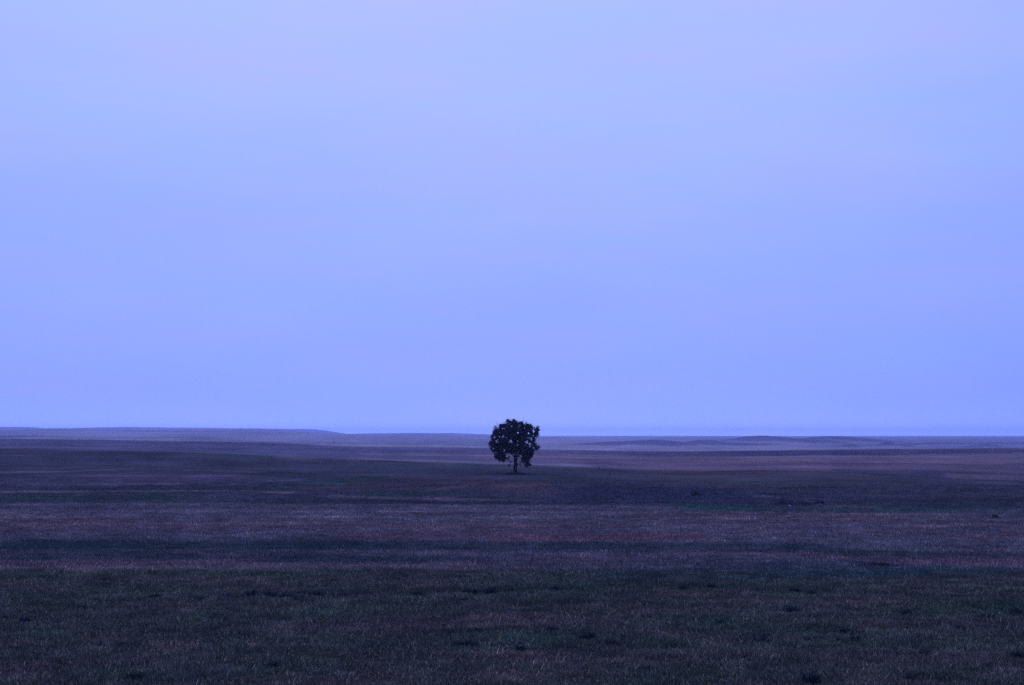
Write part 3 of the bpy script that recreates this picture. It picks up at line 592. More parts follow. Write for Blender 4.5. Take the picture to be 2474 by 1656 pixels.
M_NEAR = ground_material('grass_field_ground', 0.75)
M_FIELD = ground_material('field_ground', 1.0)
M_GRASS = blade_material('dry_grass', 1.5)
M_STALK = blade_material('pale_stalks', 2.0)
M_STUBBLE = blade_material('straw_stubble', 1.25)
M_BARK = simple('bark', (0.030, 0.026, 0.024), scale=3.0, vary=0.5, bump=0.8)
M_LEAF = simple('dark_leaves', (0.014, 0.020, 0.014), rough=0.7, spec=0.12, scale=1.5, vary=0.7, bump=0.0)
M_WEED = simple('weed_leaves', (0.022, 0.036, 0.022), rough=0.7, spec=0.2, scale=9.0, vary=0.6, bump=0.0)
M_BRUSH = simple('dry_brush', (0.075, 0.060, 0.075), rough=0.8, spec=0.1, scale=5.0, vary=0.6, bump=0.0)
M_DULL = simple('weathered_stone', (0.20, 0.17, 0.14), scale=4.0, vary=0.3, bump=0.5)
M_STONE = simple('pale_stone', (0.42, 0.38, 0.33), scale=4.0, vary=0.25, bump=0.5)
M_WOOD = simple('weathered_wood', (0.05, 0.045, 0.042), scale=5.0, vary=0.4, bump=0.3)
M_SOIL = simple('dark_soil', (0.010, 0.008, 0.007), scale=3.0, vary=0.4, bump=0.6)

# ================================================================= the ground, one sheet cut into its fields
ys = np.unique(np.concatenate([
    np.linspace(-400, 20, 12), 20 * (12000 / 20.0) ** np.linspace(0, 1, 420),
    1.0 / np.linspace(1 / 30.0, 1 / 1500.0, 430),
    np.linspace(7700, 8200, 24), np.arange(2450, 4450, 14.0), np.array([70, 83, 97, 150.0, 200, 290, 420, 560, 760, 1000, 1500, 1950, 2600, 3500, 4600, 6000, 8000, 9500, 12000])]).round(3))
tans = np.concatenate([np.linspace(-0.95, -0.42, 18)[:-1], np.linspace(-0.42, 0.42, 620), np.linspace(0.42, 0.95, 18)[1:]])
ncol = len(tans)


def ground_sheet(name, ya, yb, mat, label):
    yy = ys[(ys >= ya) & (ys <= yb)]
    half = np.maximum(np.abs(yy), 220.0)
    X = tans[None, :] * half[:, None]
    Y = np.repeat(yy[:, None], ncol, 1)
    x, y = X.ravel(), Y.ravel()
    z = height(x, y)
    c = ground_colour(x, y)
    i = np.arange((len(yy) - 1) * ncol).reshape(len(yy) - 1, ncol)[:, :-1].ravel()
    faces = np.stack([i, i + 1, i + ncol + 1, i + ncol], 1)
    o = new_mesh(name, np.stack([x, y, z], 1), faces, mat, smooth=True, attrs={'cover': c})
    return tag(o, label, kind='structure')


def nearest_row(v):
    return ys[np.argmin(np.abs(ys - v))]


CUTS = [-400.0, 83.0, 150.0, 560.0, 1950.0, 6000.0, 12000.0]
CUTS = [nearest_row(v) for v in CUTS]
ground_sheet('grass_field', CUTS[0], CUTS[1], M_NEAR, 'dark mottled field of short dry grass in the foreground')
ground_sheet('stubble_field', CUTS[1], CUTS[2], M_FIELD, 'brown stubble field with a dark green strip across it')
ground_sheet('pasture', CUTS[2], CUTS[3], M_FIELD, 'dark rolling pasture the lone tree stands on')
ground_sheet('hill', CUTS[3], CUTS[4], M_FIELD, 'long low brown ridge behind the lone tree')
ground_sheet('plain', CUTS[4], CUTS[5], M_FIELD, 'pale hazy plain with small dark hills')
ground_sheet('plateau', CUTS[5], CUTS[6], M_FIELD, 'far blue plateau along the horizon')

# ================================================================= grass and stubble as geometry
lib = bpy.data.collections.new('clump_library')       # not linked to the scene: only a source for the instances


def clump(name, k, rad, h, w, lean, mat, seg=2):
    v, f, s = [], [], []
    for _ in range(k):
        a = RNG.uniform(0, 2 * math.pi)
        r = rad * math.sqrt(RNG.uniform(0, 1))
        p = np.array([r * math.cos(a), r * math.sin(a), -0.01])
        hh = h * RNG.uniform(0.35, 1.25)
        ang = RNG.uniform(0, 2 * math.pi)
        ln = lean * RNG.uniform(0.1, 1.4) * hh
        d = np.array([math.cos(ang), math.sin(ang), 0])
        side = RNG.uniform(0, math.pi)
        sd = np.array([math.cos(side), math.sin(side), 0]) * w * RNG.uniform(0.6, 1.4)
        mid = p + d * ln * 0.35 + np.array([0, 0, hh * 0.6])
        tip = p + d * ln + np.array([0, 0, hh])
        b = len(v)
        v += [p - sd, p + sd, mid - sd * 0.8, mid + sd * 0.8, tip - sd * 0.25, tip + sd * 0.25]
        f += [(b, b + 1, b + 3, b + 2), (b + 2, b + 3, b + 5, b + 4)]
        g = RNG.choice([0.4, 0.7, 1.0, 1.0, 1.4, 2.2, 3.4], p=[.22, .2, .18, .14, .12, .08, .06]) * RNG.uniform(0.8, 1.2)
        s += [np.array([1.0 + 0.10 * (g - 1), 1.0, 1.0 - 0.05 * (g - 1)]) * g] * 6
    me = bpy.data.meshes.new(name)
    me.from_pydata([tuple(map(float, q)) for q in v], [], f)
    a = me.color_attributes.new('shade', 'FLOAT_COLOR', 'POINT')
    s = np.array(s)
    a.data.foreach_set('color', np.concatenate([s, np.ones((len(s), 1))], 1).astype(np.float32).ravel())
    me.materials.append(mat)
    return bpy.data.objects.new(name, me)


def library(prefix, n, **kw):
    c = bpy.data.collections.new(prefix)
    for i in range(n):
        c.objects.link(clump('%s_clump' % prefix, **kw))
    return c


LIB_GRASS = library('dry_grass', 10, k=60, rad=0.34, h=0.145, w=0.008, lean=0.7, mat=M_GRASS)
for _ in range(2):                                    # a few taller pale stalks among the grass
    LIB_GRASS.objects.link(clump('tall_stalk_clump', k=9, rad=0.40, h=0.195, w=0.008, lean=0.5, mat=M_STALK))
LIB_STUB = library('straw', 8, k=40, rad=0.50, h=0.16, w=0.010, lean=0.45, mat=M_STUBBLE)


def scatter(name, pts, col, scl, source, n_source, label, cat):
    n = len(pts)
    me = bpy.data.meshes.new(name)
    me.vertices.add(n)
    me.vertices.foreach_set('co', pts.astype(np.float32).ravel())
    a = me.attributes.new('tint', 'FLOAT_COLOR', 'POINT')
    a.data.foreach_set('color', np.concatenate([col, np.ones((n, 1))], 1).astype(np.float32).ravel())
    a = me.attributes.new('turn', 'FLOAT_VECTOR', 'POINT')
    rot = np.stack([RNG.normal(0, .05, n), RNG.normal(0, .05, n), RNG.uniform(0, 6.283, n)], 1)
    a.data.foreach_set('vector', rot.astype(np.float32).ravel())
    a = me.attributes.new('size', 'FLOAT_VECTOR', 'POINT')
    a.data.foreach_set('vector', scl.astype(np.float32).ravel())
    a = me.attributes.new('pick', 'INT', 'POINT')
    a.data.foreach_set('value', RNG.integers(0, n_source, n).astype(np.int32))
    o = bpy.data.objects.new(name, me)
    COL.objects.link(o)
    ng = bpy.data.node_groups.new(name, 'GeometryNodeTree')
    ng.interface.new_socket('Geometry', in_out='INPUT', socket_type='NodeSocketGeometry')
    ng.interface.new_socket('Geometry', in_out='OUTPUT', socket_type='NodeSocketGeometry')
    gi = ng.nodes.new('NodeGroupInput')
    go = ng.nodes.new('NodeGroupOutput')
    iop = ng.nodes.new('GeometryNodeInstanceOnPoints')
    ci = ng.nodes.new('GeometryNodeCollectionInfo')
    ci.inputs['Collection'].default_value = source
    ci.inputs['Separate Children'].default_value = True
    ci.inputs['Reset Children'].default_value = True

    def named(nm, typ):
        q = ng.nodes.new('GeometryNodeInputNamedAttribute')
        q.data_type = typ
        q.inputs['Name'].default_value = nm
        return q.outputs['Attribute']
    eul = ng.nodes.new('FunctionNodeEulerToRotation')
    L = ng.links.new
    L(gi.outputs[0], iop.inputs['Points'])
    L(ci.outputs[0], iop.inputs['Instance'])
    iop.inputs['Pick Instance'].default_value = True
    L(named('pick', 'INT'), iop.inputs['Instance Index'])
    L(named('turn', 'FLOAT_VECTOR'), eul.inputs[0])
    L(eul.outputs[0], iop.inputs['Rotation'])
    L(named('size', 'FLOAT_VECTOR'), iop.inputs['Scale'])
    L(iop.outputs[0], go.inputs[0])
    md = o.modifiers.new('scatter', 'NODES')
    md.node_group = ng
    return tag(o, label, cat, kind='stuff')


def sample_ground(y0, y1, n, power=1.0, spread=0.43):
    u = RNG.uniform(0, 1, n)
    if power == 0:
        y = y0 * (y1 / y0) ** u
    else:
        y = (y0 ** power + u * (y1 ** power - y0 ** power)) ** (1 / power)
    x = RNG.uniform(-spread, spread, n) * y
    return x, y


def cover(x, y):
    c = ground_colour(x, y)
    z = height(x, y)
    v = RNG.uniform(0.6, 1.4, len(x))[:, None] * (1 + 0.45 * fbm(x / 0.9, y / 0.9, 3, 161))[:, None]
    return np.stack([x, y, z], 1), c * v


x, y = sample_ground(40, 84.0, 46000, 1.4)
dens = fbm(x / 1.4, y / 1.4, 3, 131)
keep = RNG.uniform(-1.0, 0.5, len(x)) < dens
x, y, dens = x[keep], y[keep], dens[keep]
p, c = cover(x, y)
h = RNG.uniform(0.65, 1.25, len(x)) * (1.0 + 0.6 * dens)
scatter('grass', p, c, np.stack([np.ones_like(h), np.ones_like(h), h], 1), LIB_GRASS, 12,
        'short dry mottled grass covering the foreground field', 'grass')

x, y = sample_ground(83.5, 290.0, 85000, 1.0)
row = 0.5 + 0.5 * np.cos(2 * math.pi * (y + 0.6 * fbm(x / 30, y / 30, 2, 141)) / 3.0)
keep = RNG.uniform(0, 1, len(x)) < (0.22 + 0.78 * row) * smooth01((285 - y) / 130.0)
x, y = x[keep], y[keep]
p, c = cover(x, y)
h = RNG.uniform(0.6, 1.3, len(x))
scatter('stubble', p, c, np.stack([1.2 + 0 * h, 1.2 + 0 * h, h], 1), LIB_STUB, 8,
        'cut straw stubble standing across the brown middle field', 'stubble')

# ================================================================= the lone tree
TX, TY, TZ = (0.69,295.5,-0.2)
TZ = float(height(np.array([TX]), np.array([TY]))[0])
tree = empty('lone_tree', (TX, TY, TZ))
tag(tree, 'lone dark broad crowned tree standing in the open pasture', 'tree')


def T(u, v, y=0.0):
    """a place in the tree from its side view drawing (1 unit = 1.05 cm; trunk foot at 822, 1285)"""
    return np.array([(u - 822) * 0.0105, y, (1285 - v) * 0.0105])


b = Build()
trunk_pts = [T(822, 1300), T(821, 1270), T(822, 1220), T(820, 1150), T(824, 1060, .05), T(826, 980, .08), T(822, 900, .05), T(815, 800, .0), T(812, 700, -.1), T(800, 590, -.15), T(790, 470, -.1), T(785, 360, -.05)]
b.tube(trunk_pts, [.54, .45, .40, .38, .36, .33, .28, .23, .18, .13, .09, .04], 12)
for k in range(6):                                             # root flare
    a = k * 1.05 + .3
    b.tube([(0.12 * math.cos(a), 0.12 * math.sin(a), .55), (0.34 * math.cos(a), 0.34 * math.sin(a), .12), (0.62 * math.cos(a), 0.62 * math.sin(a), -.12)], [.14, .13, .04], 6)
b.build('trunk', M_BARK, tree)

TIPS = []                                                      # where twigs end: leaf clusters grow there


def grow(bd, p, d, length, rad, depth):
    n = 4
    pts, rr = [p], [rad]
    for i in range(n):
        d = d + RNG.normal(0, 0.16, 3) + np.array([0, 0, 0.04])
        d /= np.linalg.norm(d)
        p = p + d * length / n
        pts.append(p)
        rr.append(rad * (1 - 0.55 * (i + 1) / n))
        if depth < 3 and i >= 1:
            for _ in range(2 if depth < 2 else 1):
                q = np.cross(d, RNG.normal(0, 1, 3))
                q /= np.linalg.norm(q) + 1e-9
                grow(bd, p, d * 0.75 + q * 0.75, length * RNG.uniform(.45, .62), rad * 0.45, depth + 1)
    TIPS.append(p)
    bd.tube(pts, rr, 6 if depth < 2 else 4)


LIMBS = [  # from (u, v, depth) by way of to, thickness
    ((826, 985, 0.05), (760, 905, -.3), (690, 850, -.6), .13), ((822, 1050, 0), (745, 1045, .3), (690, 1010, .5), .07),
    ((824, 900, 0), (875, 830, .4), (960, 790, .8), .12), ((828, 960, 0), (880, 890, -.5), (990, 850, -1.2), .11),
    ((818, 820, 0), (720, 740, .5), (600, 700, 1.0), .12), ((812, 720, 0), (690, 640, -.7), (540, 620, -1.4), .10),
    ((814, 730, 0), (930, 640, -.4), (1060, 600, -.8), .10), ((810, 660, 0), (880, 540, .8), (980, 450, 1.5), .10),
    ((800, 600, 0), (700, 500, .6), (600, 420, 1.1), .09), ((800, 590, 0), (820, 470, -1.0), (850, 370, -1.7), .09),
    ((815, 790, 0), (810, 700, 1.2), (830, 620, 2.4), .11), ((815, 780, 0), (790, 690, -1.3), (760, 630, -2.6), .11),
    ((830, 1075, 0), (870, 1085, .3), (900, 1090, .5), .06), ((826, 940, 0), (940, 950, .6), (1040, 960, 1.0), .10),
]
for a_, m_, e_, r_ in LIMBS:
    bd = Build()
    a_, m_, e_ = T(*a_), T(*m_), T(*e_)
    mid2 = (m_ + e_) / 2 + RNG.normal(0, .08, 3)
    bd.tube([a_, (a_ + m_) / 2 + RNG.normal(0, .04, 3), m_, mid2, e_], [r_ * 1.25, r_, r_ * .85, r_ * .65, r_ * .5], 8)
    L_ = float(np.linalg.norm(e_ - a_))
    for s_, q_ in ((m_, 1), (mid2, 1), (e_, 0)):
        for _ in range(2):
            dd = (e_ - m_) / np.linalg.norm(e_ - m_) + RNG.normal(0, .55, 3)
            grow(bd, s_, dd / np.linalg.norm(dd), L_ * .42 + .35, r_ * .42, 1)
    bd.build('limb', M_BARK, tree)

OUTLINE = [(520, 1020), (415, 950), (440, 880), (390, 850), (335, 780), (345, 740), (315, 670), (360, 640), (358, 550), (393, 520), (405, 440), (430, 375),
           (515, 390), (525, 330), (600, 310), (648, 300), (662, 262), (740, 256), (800, 262), (855, 277), (872, 315), (890, 275), (950, 285), (1000, 320), (1028, 296),
           (1060, 330), (1125, 322), (1140, 355), (1200, 380), (1212, 410), (1262, 398), (1285, 440), (1280, 500), (1253, 552), (1215, 540), (1195, 590), (1190, 660),
           (1235, 690), (1255, 750), (1290, 780), (1240, 820), (1195, 790), (1165, 850), (1165, 900), (1125, 960), (1088, 970), (1080, 1050), (1095, 1120), (1042, 1130),
           (1020, 1045), (990, 1060), (935, 1040), (925, 950), (900, 890), (868, 940), (846, 890), (825, 860), (790, 900), (745, 860), (690, 850), (640, 870),
           (605, 930), (612, 1020), (582, 1040), (560, 985)]
EXTRA = [(700, 1020, 48), (690, 975, 32), (640, 940, 22), (712, 1112, 14), (1150, 790, 45), (1120, 860, 45), (1180, 640, 26), (330, 700, 26), (345, 770, 24), (425, 950, 30), (470, 985, 26), (540, 1010, 24), (1275, 770, 18), (1095, 1105, 20), (300, 655, 9), (436, 372, 12), (560, 300, 10), (672, 248, 9), (797, 246, 8), (880, 1108, 42), (845, 1110, 30), (905, 1060, 28), (965, 1045, 34), (1050, 1090, 38), (735, 1050, 18), (1262, 380, 12), (1195, 715, 34), (1225, 760, 32)]
GAPS = [(875, 472, 17), (1083, 482, 17), (1135, 585, 30), (1085, 575, 17), (585, 550, 24), (512, 545, 17), (540, 572, 14), (653, 570, 15), (728, 645, 38), (752, 680, 18), (860, 707, 20),
        (820, 630, 16), (870, 632, 12), (1048, 655, 30), (1107, 690, 24), (1105, 740, 18), (605, 805, 22), (600, 835, 16), (885, 835, 15), (968, 828, 14), (1003, 382, 14), (750, 345, 13), (905, 335, 14),
        (1183, 445, 22), (1178, 530, 14), (480, 605, 15), (455, 640, 22), (485, 665, 14), (390, 780, 16), (410, 560, 18), (868, 900, 20), (930, 940, 26), (880, 1010, 34), (765, 990, 42),
        (668, 910, 34), (1180, 770, 18), (1160, 715, 12), (995, 1040, 14), (450, 745, 10), (660, 770, 12), (568, 390, 10), (880, 360, 12), (510, 465, 10), (440, 865, 14), (760, 920, 26), (1020, 715, 12)]


def in_poly(u, v):
    inside = np.zeros(len(u), bool)
    n = len(OUTLINE)
    for i in range(n):
        (x1, y1), (x2, y2) = OUTLINE[i], OUTLINE[(i + 1) % n]
        c_ = ((y1 > v) != (y2 > v)) & (u < (x2 - x1) * (v - y1) / (y2 - y1 + 1e-9) + x1)
        inside ^= c_
    return inside


# leaf clusters through the volume of the crown, denser towards its outside
u = RNG.uniform(310, 1300, 9000)
v = RNG.uniform(250, 1130, 9000)
ok = in_poly(u, v)
for (eu, ev, er) in EXTRA:
    k = 14
    a = RNG.uniform(0, 6.283, k)
    rr = er * np.sqrt(RNG.uniform(0, 1, k))
    u = np.concatenate([u, eu + rr * np.cos(a)])
    v = np.concatenate([v, ev + rr * np.sin(a)])
    ok = np.concatenate([ok, np.ones(k, bool)])
u, v = u[ok], v[ok]
xx, zz = (u - 822) * np.where(u < 822, .0107, .0106), (1285 - v) * .0107
dx, dz = xx / 5.1, (zz - 5.9) / 5.0
deep = 4.6 * np.sqrt(np.clip(1 - dx ** 2 - dz ** 2, 0.02, 1))
yy = deep * np.sign(RNG.uniform(-1, 1, len(xx))) * RNG.uniform(0, 1, len(xx)) ** 0.6
lump = fbm(xx / 0.9 + 3, zz / 0.9 + yy / 0.9, 3, 151)
sel = (lump > -0.30)
xx, yy, zz = xx[sel], yy[sel], zz[sel]
pick = RNG.permutation(len(xx))[:2000]
cen = np.stack([xx[pick], yy[pick], zz[pick]], 1)
tips = np.array(TIPS)
tips = tips[in_poly(tips[:, 0] / .0105 + 822, 1285 - tips[:, 2] / .0105)]
cen = np.concatenate([cen, tips])
per = 20
n = len(cen) * per
ctr = np.repeat(cen, per, 0) + RNG.normal(0, .15, (n, 3))
lu, lv = ctr[:, 0] / .0105 + 822, 1285 - ctr[:, 2] / .0105
hole = np.zeros(n, bool)
for gu, gv, gr in GAPS:
    hole |= (((lu - gu) / gr) ** 2 + ((lv - gv) / (gr * 1.1)) ** 2) < 1.15 + 0.5 * np.sin(3 * np.arctan2(lv - gv, lu - gu) + gu)
ctr = ctr[~hole]
n = len(ctr)
axis = RNG.normal(0, 1, (n, 3))
axis[:, 2] -= 0.5
axis /= np.linalg.norm(axis, axis=1)[:, None]
oth = np.cross(axis, RNG.normal(0, 1, (n, 3)))
oth /= np.linalg.norm(oth, axis=1)[:, None]
ln = RNG.uniform(.07, .17, n)[:, None]
wd = ln * RNG.uniform(.35, .55, n)[:, None]
verts = np.stack([ctr - axis * ln, ctr + oth * wd, ctr + axis * ln, ctr - oth * wd], 1).reshape(-1, 3)
new_mesh('crown', verts, np.arange(n * 4).reshape(-1, 4), M_LEAF, tree)


def blades(bd, n, rad, h, w, lean=.6, cx=0.0, cy=0.0):
    for _ in range(n):
        a, r = RNG.uniform(0, 6.283), rad * math.sqrt(RNG.uniform(0, 1))
        p = np.array([cx + r * math.cos(a), cy + r * math.sin(a), -.03])
        hh = h * RNG.uniform(.4, 1.1) * (1.15 - 0.6 * (r / rad) ** 2)
        q = np.array([math.cos(a), math.sin(a), 0]) * lean * hh * RNG.uniform(.2, 1.2) + RNG.normal(0, .08 * hh, 3)
        s = RNG.uniform(0, 3.14)
        sd = np.array([math.cos(s), math.sin(s), 0]) * w * RNG.uniform(.6, 1.4)
        b0 = len(bd.v)
        bd.v += [p - sd * .6, p + sd * .6, p + q * .45 + [0, 0, hh * .6] - sd, p + q * .45 + [0, 0, hh * .6] + sd, p + q + [0, 0, hh]]
        bd.f += [(b0, b0 + 1, b0 + 3, b0 + 2), (b0 + 2, b0 + 3, b0 + 4)]


def zat(x, y):
    return float(height(np.array([x]), np.array([y]))[0])


# ================================================================= weed tufts in the foreground grass
def weed_mesh(k):
    bd = Build()
    blades(bd, 90, .22 + .05 * (k % 3), .34, .018, .8)
    blades(bd, 30, .12, .42, .012, .5)
    me_o = bd.build('weed_tuft', M_WEED, None, False)
    me = me_o.data
    bpy.data.objects.remove(me_o)
    return me


WEEDS = [weed_mesh(k) for k in range(5)]
TUFTS = [
    (-12.94,71.00,1.25), (-12.02,71.00,1.10), (-11.16,70.50,1.15), (-10.36,69.50,1.00), (-9.62,71.00,1.35), (-8.77,71.25,0.80), (-8.36,71.25,0.80), (-7.49,71.75,0.80), (-17.46,70.00,1.10), (-15.11,69.25,0.90), (-14.10,71.00,0.70), (-4.70,71.75,0.80), (-3.62,72.25,0.90), (-2.33,72.25,0.80), (-1.12,72.25,1.15), (-1.91,72.00,1.10), (0.06,73.00,0.80), (2.17,73.00,1.00), (2.46,79.00,0.90), (3.25,73.75,0.80), (8.84,74.25,0.80), (10.38,74.50,0.80), (12.59,64.75,1.10), (14.33,72.75,0.90), (15.01,72.00,0.80), (17.57,64.00,0.90), (20.58,62.50,1.10), (22.49,64.25,0.90), (13.49,58.00,0.90), (9.54,55.00,1.20), (9.93,56.75,0.70), (13.44,55.75,0.90), (-19.72,65.75,0.90), (-20.68,61.00,0.90), (-12.31,47.00,1.00), (2.95,56.00,1.20), (3.73,54.50,1.00), (-1.66,54.00,1.20), (0.32,53.25,0.80), (9.60,46.25,1.10), (14.85,52.00,0.90), (18.20,51.75,1.00), (4.50,48.50,0.80), (18.32,58.75,0.80), (13.00,47.00,0.70), (-8.21,49.50,0.80), (-4.97,51.25,0.70), (-14.62,54.25,0.80), (-3.41,57.25,0.70), (-1.45,58.00,0.70), (1.48,58.50,0.80), (8.37,62.75,0.70), (8.80,60.75,0.70)
]
for i, (x, y, s) in enumerate(TUFTS):
    o = bpy.data.objects.new('weed_tuft', WEEDS[i % 5])
    COL.objects.link(o)
    o.location = (x, y, zat(x, y))
    o.rotation_euler = (0, 0, RNG.uniform(0, 6.28))
    o.scale = (s * 1.05, s * 1.05, s * RNG.uniform(.8, 1.1))
    if 61.5 < y < 72 and x < -3.5:
        tag(o, 'dark green weed tuft in the ragged tuft row left of the tree', 'weed', 'weed tufts left of the tree')
    elif 61.5 < y < 90 and x < 4:
        tag(o, 'dark green weed tuft in the tuft row straight below the tree', 'weed', 'weed tufts below the tree')
    elif 58 < y < 90:
        tag(o, 'dark green weed tuft in the farther grass right of the tree', 'weed', 'weed tufts right of the tree')
    elif x < 0:
        tag(o, 'dark weed tuft in the nearest grass left of the tree', 'weed', 'weed tufts in the nearest grass on the left')
    else:
        tag(o, 'dark weed tuft in the nearest grass right of the tree', 'weed', 'weed tufts in the nearest grass on the right')
for ox, oy, s in ((-.9, -.5, 1.5), (.8, -.7, 1.3), (.1, -1.0, 1.1), (1.5, -1.2, 1.2), (-1.7, -.9, 1.0)):
    o = bpy.data.objects.new('weed_tuft', WEEDS[int(RNG.integers(0, 5))])
    COL.objects.link(o)
    o.location = (TX + ox, TY + oy, zat(TX + ox, TY + oy))
    o.rotation_euler = (0, 0, RNG.uniform(0, 6.28))
    o.scale = (s * 1.3, s * 1.3, s)
    tag(o, 'dark weed tuft growing round the foot of the lone tree', 'weed', 'weed tufts round the tree foot')


# ================================================================= shrubs
def shrub(name, loc, w, h, mat, label, group=None, leaves=420):
    root = empty(name, (loc[0], loc[1], zat(loc[0], loc[1])))
    tag(root, label, 'shrub', group)
    st_ = Build()
    tips = []
    for _ in range(max(9, int(w * 12))):
        px = RNG.uniform(-w / 2, w / 2) * .85
        p = np.array([px, RNG.uniform(-w / 4, w / 4), -.04])
        hh = h * RNG.uniform(.5, 1.0) * (1 - .55 * (2 * px / w) ** 2)
        q = p + np.array([RNG.normal(0, .18 * h), RNG.normal(0, .18 * h), hh * .55])
        r = q + np.array([RNG.normal(0, .22 * h), RNG.normal(0, .22 * h), hh * .45])
        st_.tube([p, q, r], [.02, .014, .006], 4)
        tips += [q, r, (q + r) / 2]
    tag(st_.build('stem', M_WOOD, root), kind='stuff')
    tips = np.array(tips)
    n = int(leaves * max(1.0, w))
    ct = tips[RNG.integers(0, len(tips), n)] + RNG.normal(0, .13 * h, (n, 3))
    ct[:, 2] = np.abs(ct[:, 2])
    ax = RNG.normal(0, 1, (n, 3))
    ax /= np.linalg.norm(ax, axis=1)[:, None]
    ot = np.cross(ax, RNG.normal(0, 1, (n, 3)))
    ot /= np.linalg.norm(ot, axis=1)[:, None]
    ln = RNG.uniform(.03, .07, n)[:, None]
    vv = np.stack([ct - ax * ln, ct + ot * ln * .5, ct + ax * ln, ct - ot * ln * .5], 1).reshape(-1, 3)
    new_mesh('foliage', vv, np.arange(n * 4).reshape(-1, 4), mat, root)
    return root


shrub('shrub', (30.53,162.0,0.0), 2.6, .95, M_BRUSH, 'largest and tallest of three low brush clumps beyond the stubble right of the tree', 'low brush clumps beyond the stubble')
shrub('shrub', (32.99,163.25,0.01), 2.9, .36, M_BRUSH, 'lowest middle clump between two taller brush clumps right of the tree', 'low brush clumps beyond the stubble')
shrub('shrub', (35.03,163.75,0.01), 1.5, .6, M_BRUSH, 'small right hand brush clump beside the lowest one', 'low brush clumps beyond the stubble')
shrub('shrub', (46.25,136.75,-0.0), .34, .36, M_WEED, 'tiny dark bush alone on the stubble near the right edge', None, 700)
shrub('shrub', (23.7,184.75,-0.0), .7, .8, M_WEED, 'small dark bush alone in the dark hollow right of the tree', None, 700)


# ================================================================= stones
def stone(loc, sx, sy, sz, label, group='pale stones lying on the fields', mat=None):
    bd = Build()
    nu, nv = 12, 7
    ph = RNG.uniform(0, 6, 4)
    for j in range(nv + 1):
        th = math.pi * j / nv
        for i in range(nu):
            a = 2 * math.pi * i / nu
            r = 1 + .16 * math.sin(2 * a + ph[0]) + .1 * math.sin(3 * a + 2 * th + ph[1]) + .07 * math.sin(5 * a + ph[2])
            bd.v.append(np.array([sx * r * math.sin(th) * math.cos(a), sy * r * math.sin(th) * math.sin(a), sz * (math.copysign(abs(math.cos(th)) ** .7, math.cos(th)) + .35)]))
    for j in range(nv):
        for i in range(nu):
            bd.f.append((j * nu + i, (j + 1) * nu + i, (j + 1) * nu + (i + 1) % nu, j * nu + (i + 1) % nu))
    o = bd.build('stone', mat or M_STONE, None, False)
    o.location = (loc[0], loc[1], zat(loc[0], loc[1]))
    return tag(o, label, 'stone', group)


stone((27.37,107.5,-0.13), .30, .12, .055, 'long flat pale stone lying on the stubble above the dark strip')
stone((30.84,158.75,0.01), .16, .14, .12, 'small bright stone in front of the low brush clumps')
stone((-68.24,375.75,1.26), .55, .4, .34, 'pale stone on the dark hillside, the left one of two', mat=M_DULL)
stone((-49.84,372.75,0.56), .5, .4, .30, 'pale stone on the dark hillside, nearer to the tree', mat=M_DULL)
stone((31.79,107.0,-0.11), .09, .08, .07, 'tiny pale stone on the stubble right of the flat stone')

# near-black soil bank at the edge of the grass field
bx, by, _ = (21.81,86.75,0.06)
bd = Build()
nu = 40
for j, (dy, dz) in enumerate(((-.55, -.05), (-.42, .16), (-.1, .22), (.5, .20), (1.6, .02))):
    for i in range(nu + 1):
        t = i / nu * 2 - 1
        e = max(0.0, 1 - t * t) ** .5
        wv = .12 * math.sin(5 * t + j) + .06 * math.sin(13 * t)
        bd.v.append(np.array([t * 1.15 + .05 * math.sin(7 * t + j), (dy + wv * .4) * (.35 + .65 * e), dz * e * (1 + .5 * t + wv) - .03]))
for j in range(4):
    for i in range(nu):
        a = j * (nu + 1) + i
        bd.f.append((a, a + 1, a + nu + 2, a + nu + 1))
o = bd.build('soil_bank', M_SOIL, None)
o.location = (bx, by, zat(bx, by))
tag(o, 'black bare soil bank at the far edge of the foreground grass', 'soil bank')


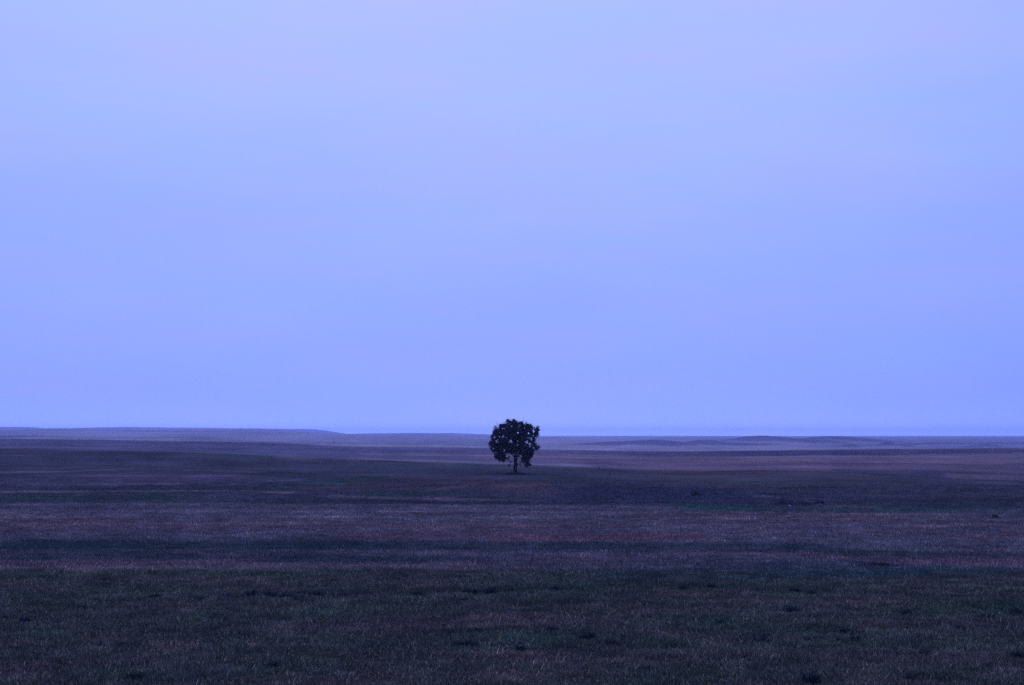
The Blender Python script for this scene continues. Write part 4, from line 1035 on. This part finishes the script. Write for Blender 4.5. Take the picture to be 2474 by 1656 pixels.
# ================================================================= far posts and poles
def pole(loc, h, r, label, cross, group, cat):
    root = empty('utility_pole' if cross else 'fence_post', (loc[0], loc[1], zat(loc[0], loc[1])))
    tag(root, label, cat, group)
    bd = Build()
    bd.tube([(0, 0, -.3), (0, 0, h * .5), (0, 0, h)], [r, r * .92, r * .8], 8)
    bd.build('post' if not cross else 'pole', M_WOOD, root)
    if cross:
        bd = Build()
        bd.tube([(-.9, -r, h * .93), (.9, -r, h * .93)], [.09, .09], 6)
        bd.build('crossarm', M_WOOD, root)
        for sx in (-.75, 0.3, .75):
            bd = Build()
            bd.tube([(sx, -r, h * .93 + .06), (sx, -r, h * .93 + .32)], [.06, .05], 6)
            bd.build('insulator', M_STONE, root)
    else:
        bd = Build()
        bd.tube([(-r * .9, -r * 1.1, h * .8), (r * .9, -r * 1.1, h * .8)], [.012, .012], 4)
        bd.build('wire_staple', M_STONE, root)
    return root


G1, G2 = 'utility poles on the far plain', 'posts on the hills'
pole((-359.02,2876.0,-10.26), 11.5, .42, 'single dark utility pole on the hazy plain left of the tree', True, G1, 'utility pole')
pole((-202.4,3320.0,-13.11), 9.5, .40, 'left one of two utility poles close together left of the tree', True, G1, 'utility pole')
pole((-196.86,3324.0,-13.16), 9.5, .40, 'right one of two utility poles close together left of the tree', True, G1, 'utility pole')
pole((-540.8,2616.0,-3.74), 2.6, .22, 'left one of two short posts on the crest of the left ridge', False, G2, 'post')
pole((-537.28,2636.0,-3.82), 2.6, .22, 'right one of two short posts on the crest of the left ridge', False, G2, 'post')
pole((23.99,394.0,-1.57), .95, .12, 'short dark post on the pasture crest right of the tree', False, G2, 'post')
pole((20.9,304.25,-0.8), .75, .13, 'stubby post below the pasture crest right of the tree', False, G2, 'post')
pole((-431.68,1420.0,2.24), 3.0, .26, 'lone post on the left ridge nearest the left edge', False, G2, 'post')

# ================================================================= the air: pale even haze round the whole scene
HZ_D = 0.0001
m, t = material('haze_air')
out = node(t, 'ShaderNodeOutputMaterial')
pv = node(t, 'ShaderNodeVolumePrincipled', i_Density=HZ_D, i_Anisotropy=0.35)
pv.inputs['Color'].default_value = (0.80, 0.86, 1.0, 1.0)
t.links.new(pv.outputs[0], out.inputs['Volume'])
x0, x1, y0, y1, z0, z1 = -11500.0, 11500.0, -405.0, 12010.0, -60.0, 56.0
vs = [(a, b_, c_) for a in (x0, x1) for b_ in (y0, y1) for c_ in (z0, z1)]
fs = [(0, 1, 3, 2), (4, 6, 7, 5), (0, 4, 5, 1), (2, 3, 7, 6), (0, 2, 6, 4), (1, 5, 7, 3)]
hz = new_mesh('haze', vs, fs, m)
tag(hz, 'thin pale blue evening haze over the fields', 'haze', kind='stuff')
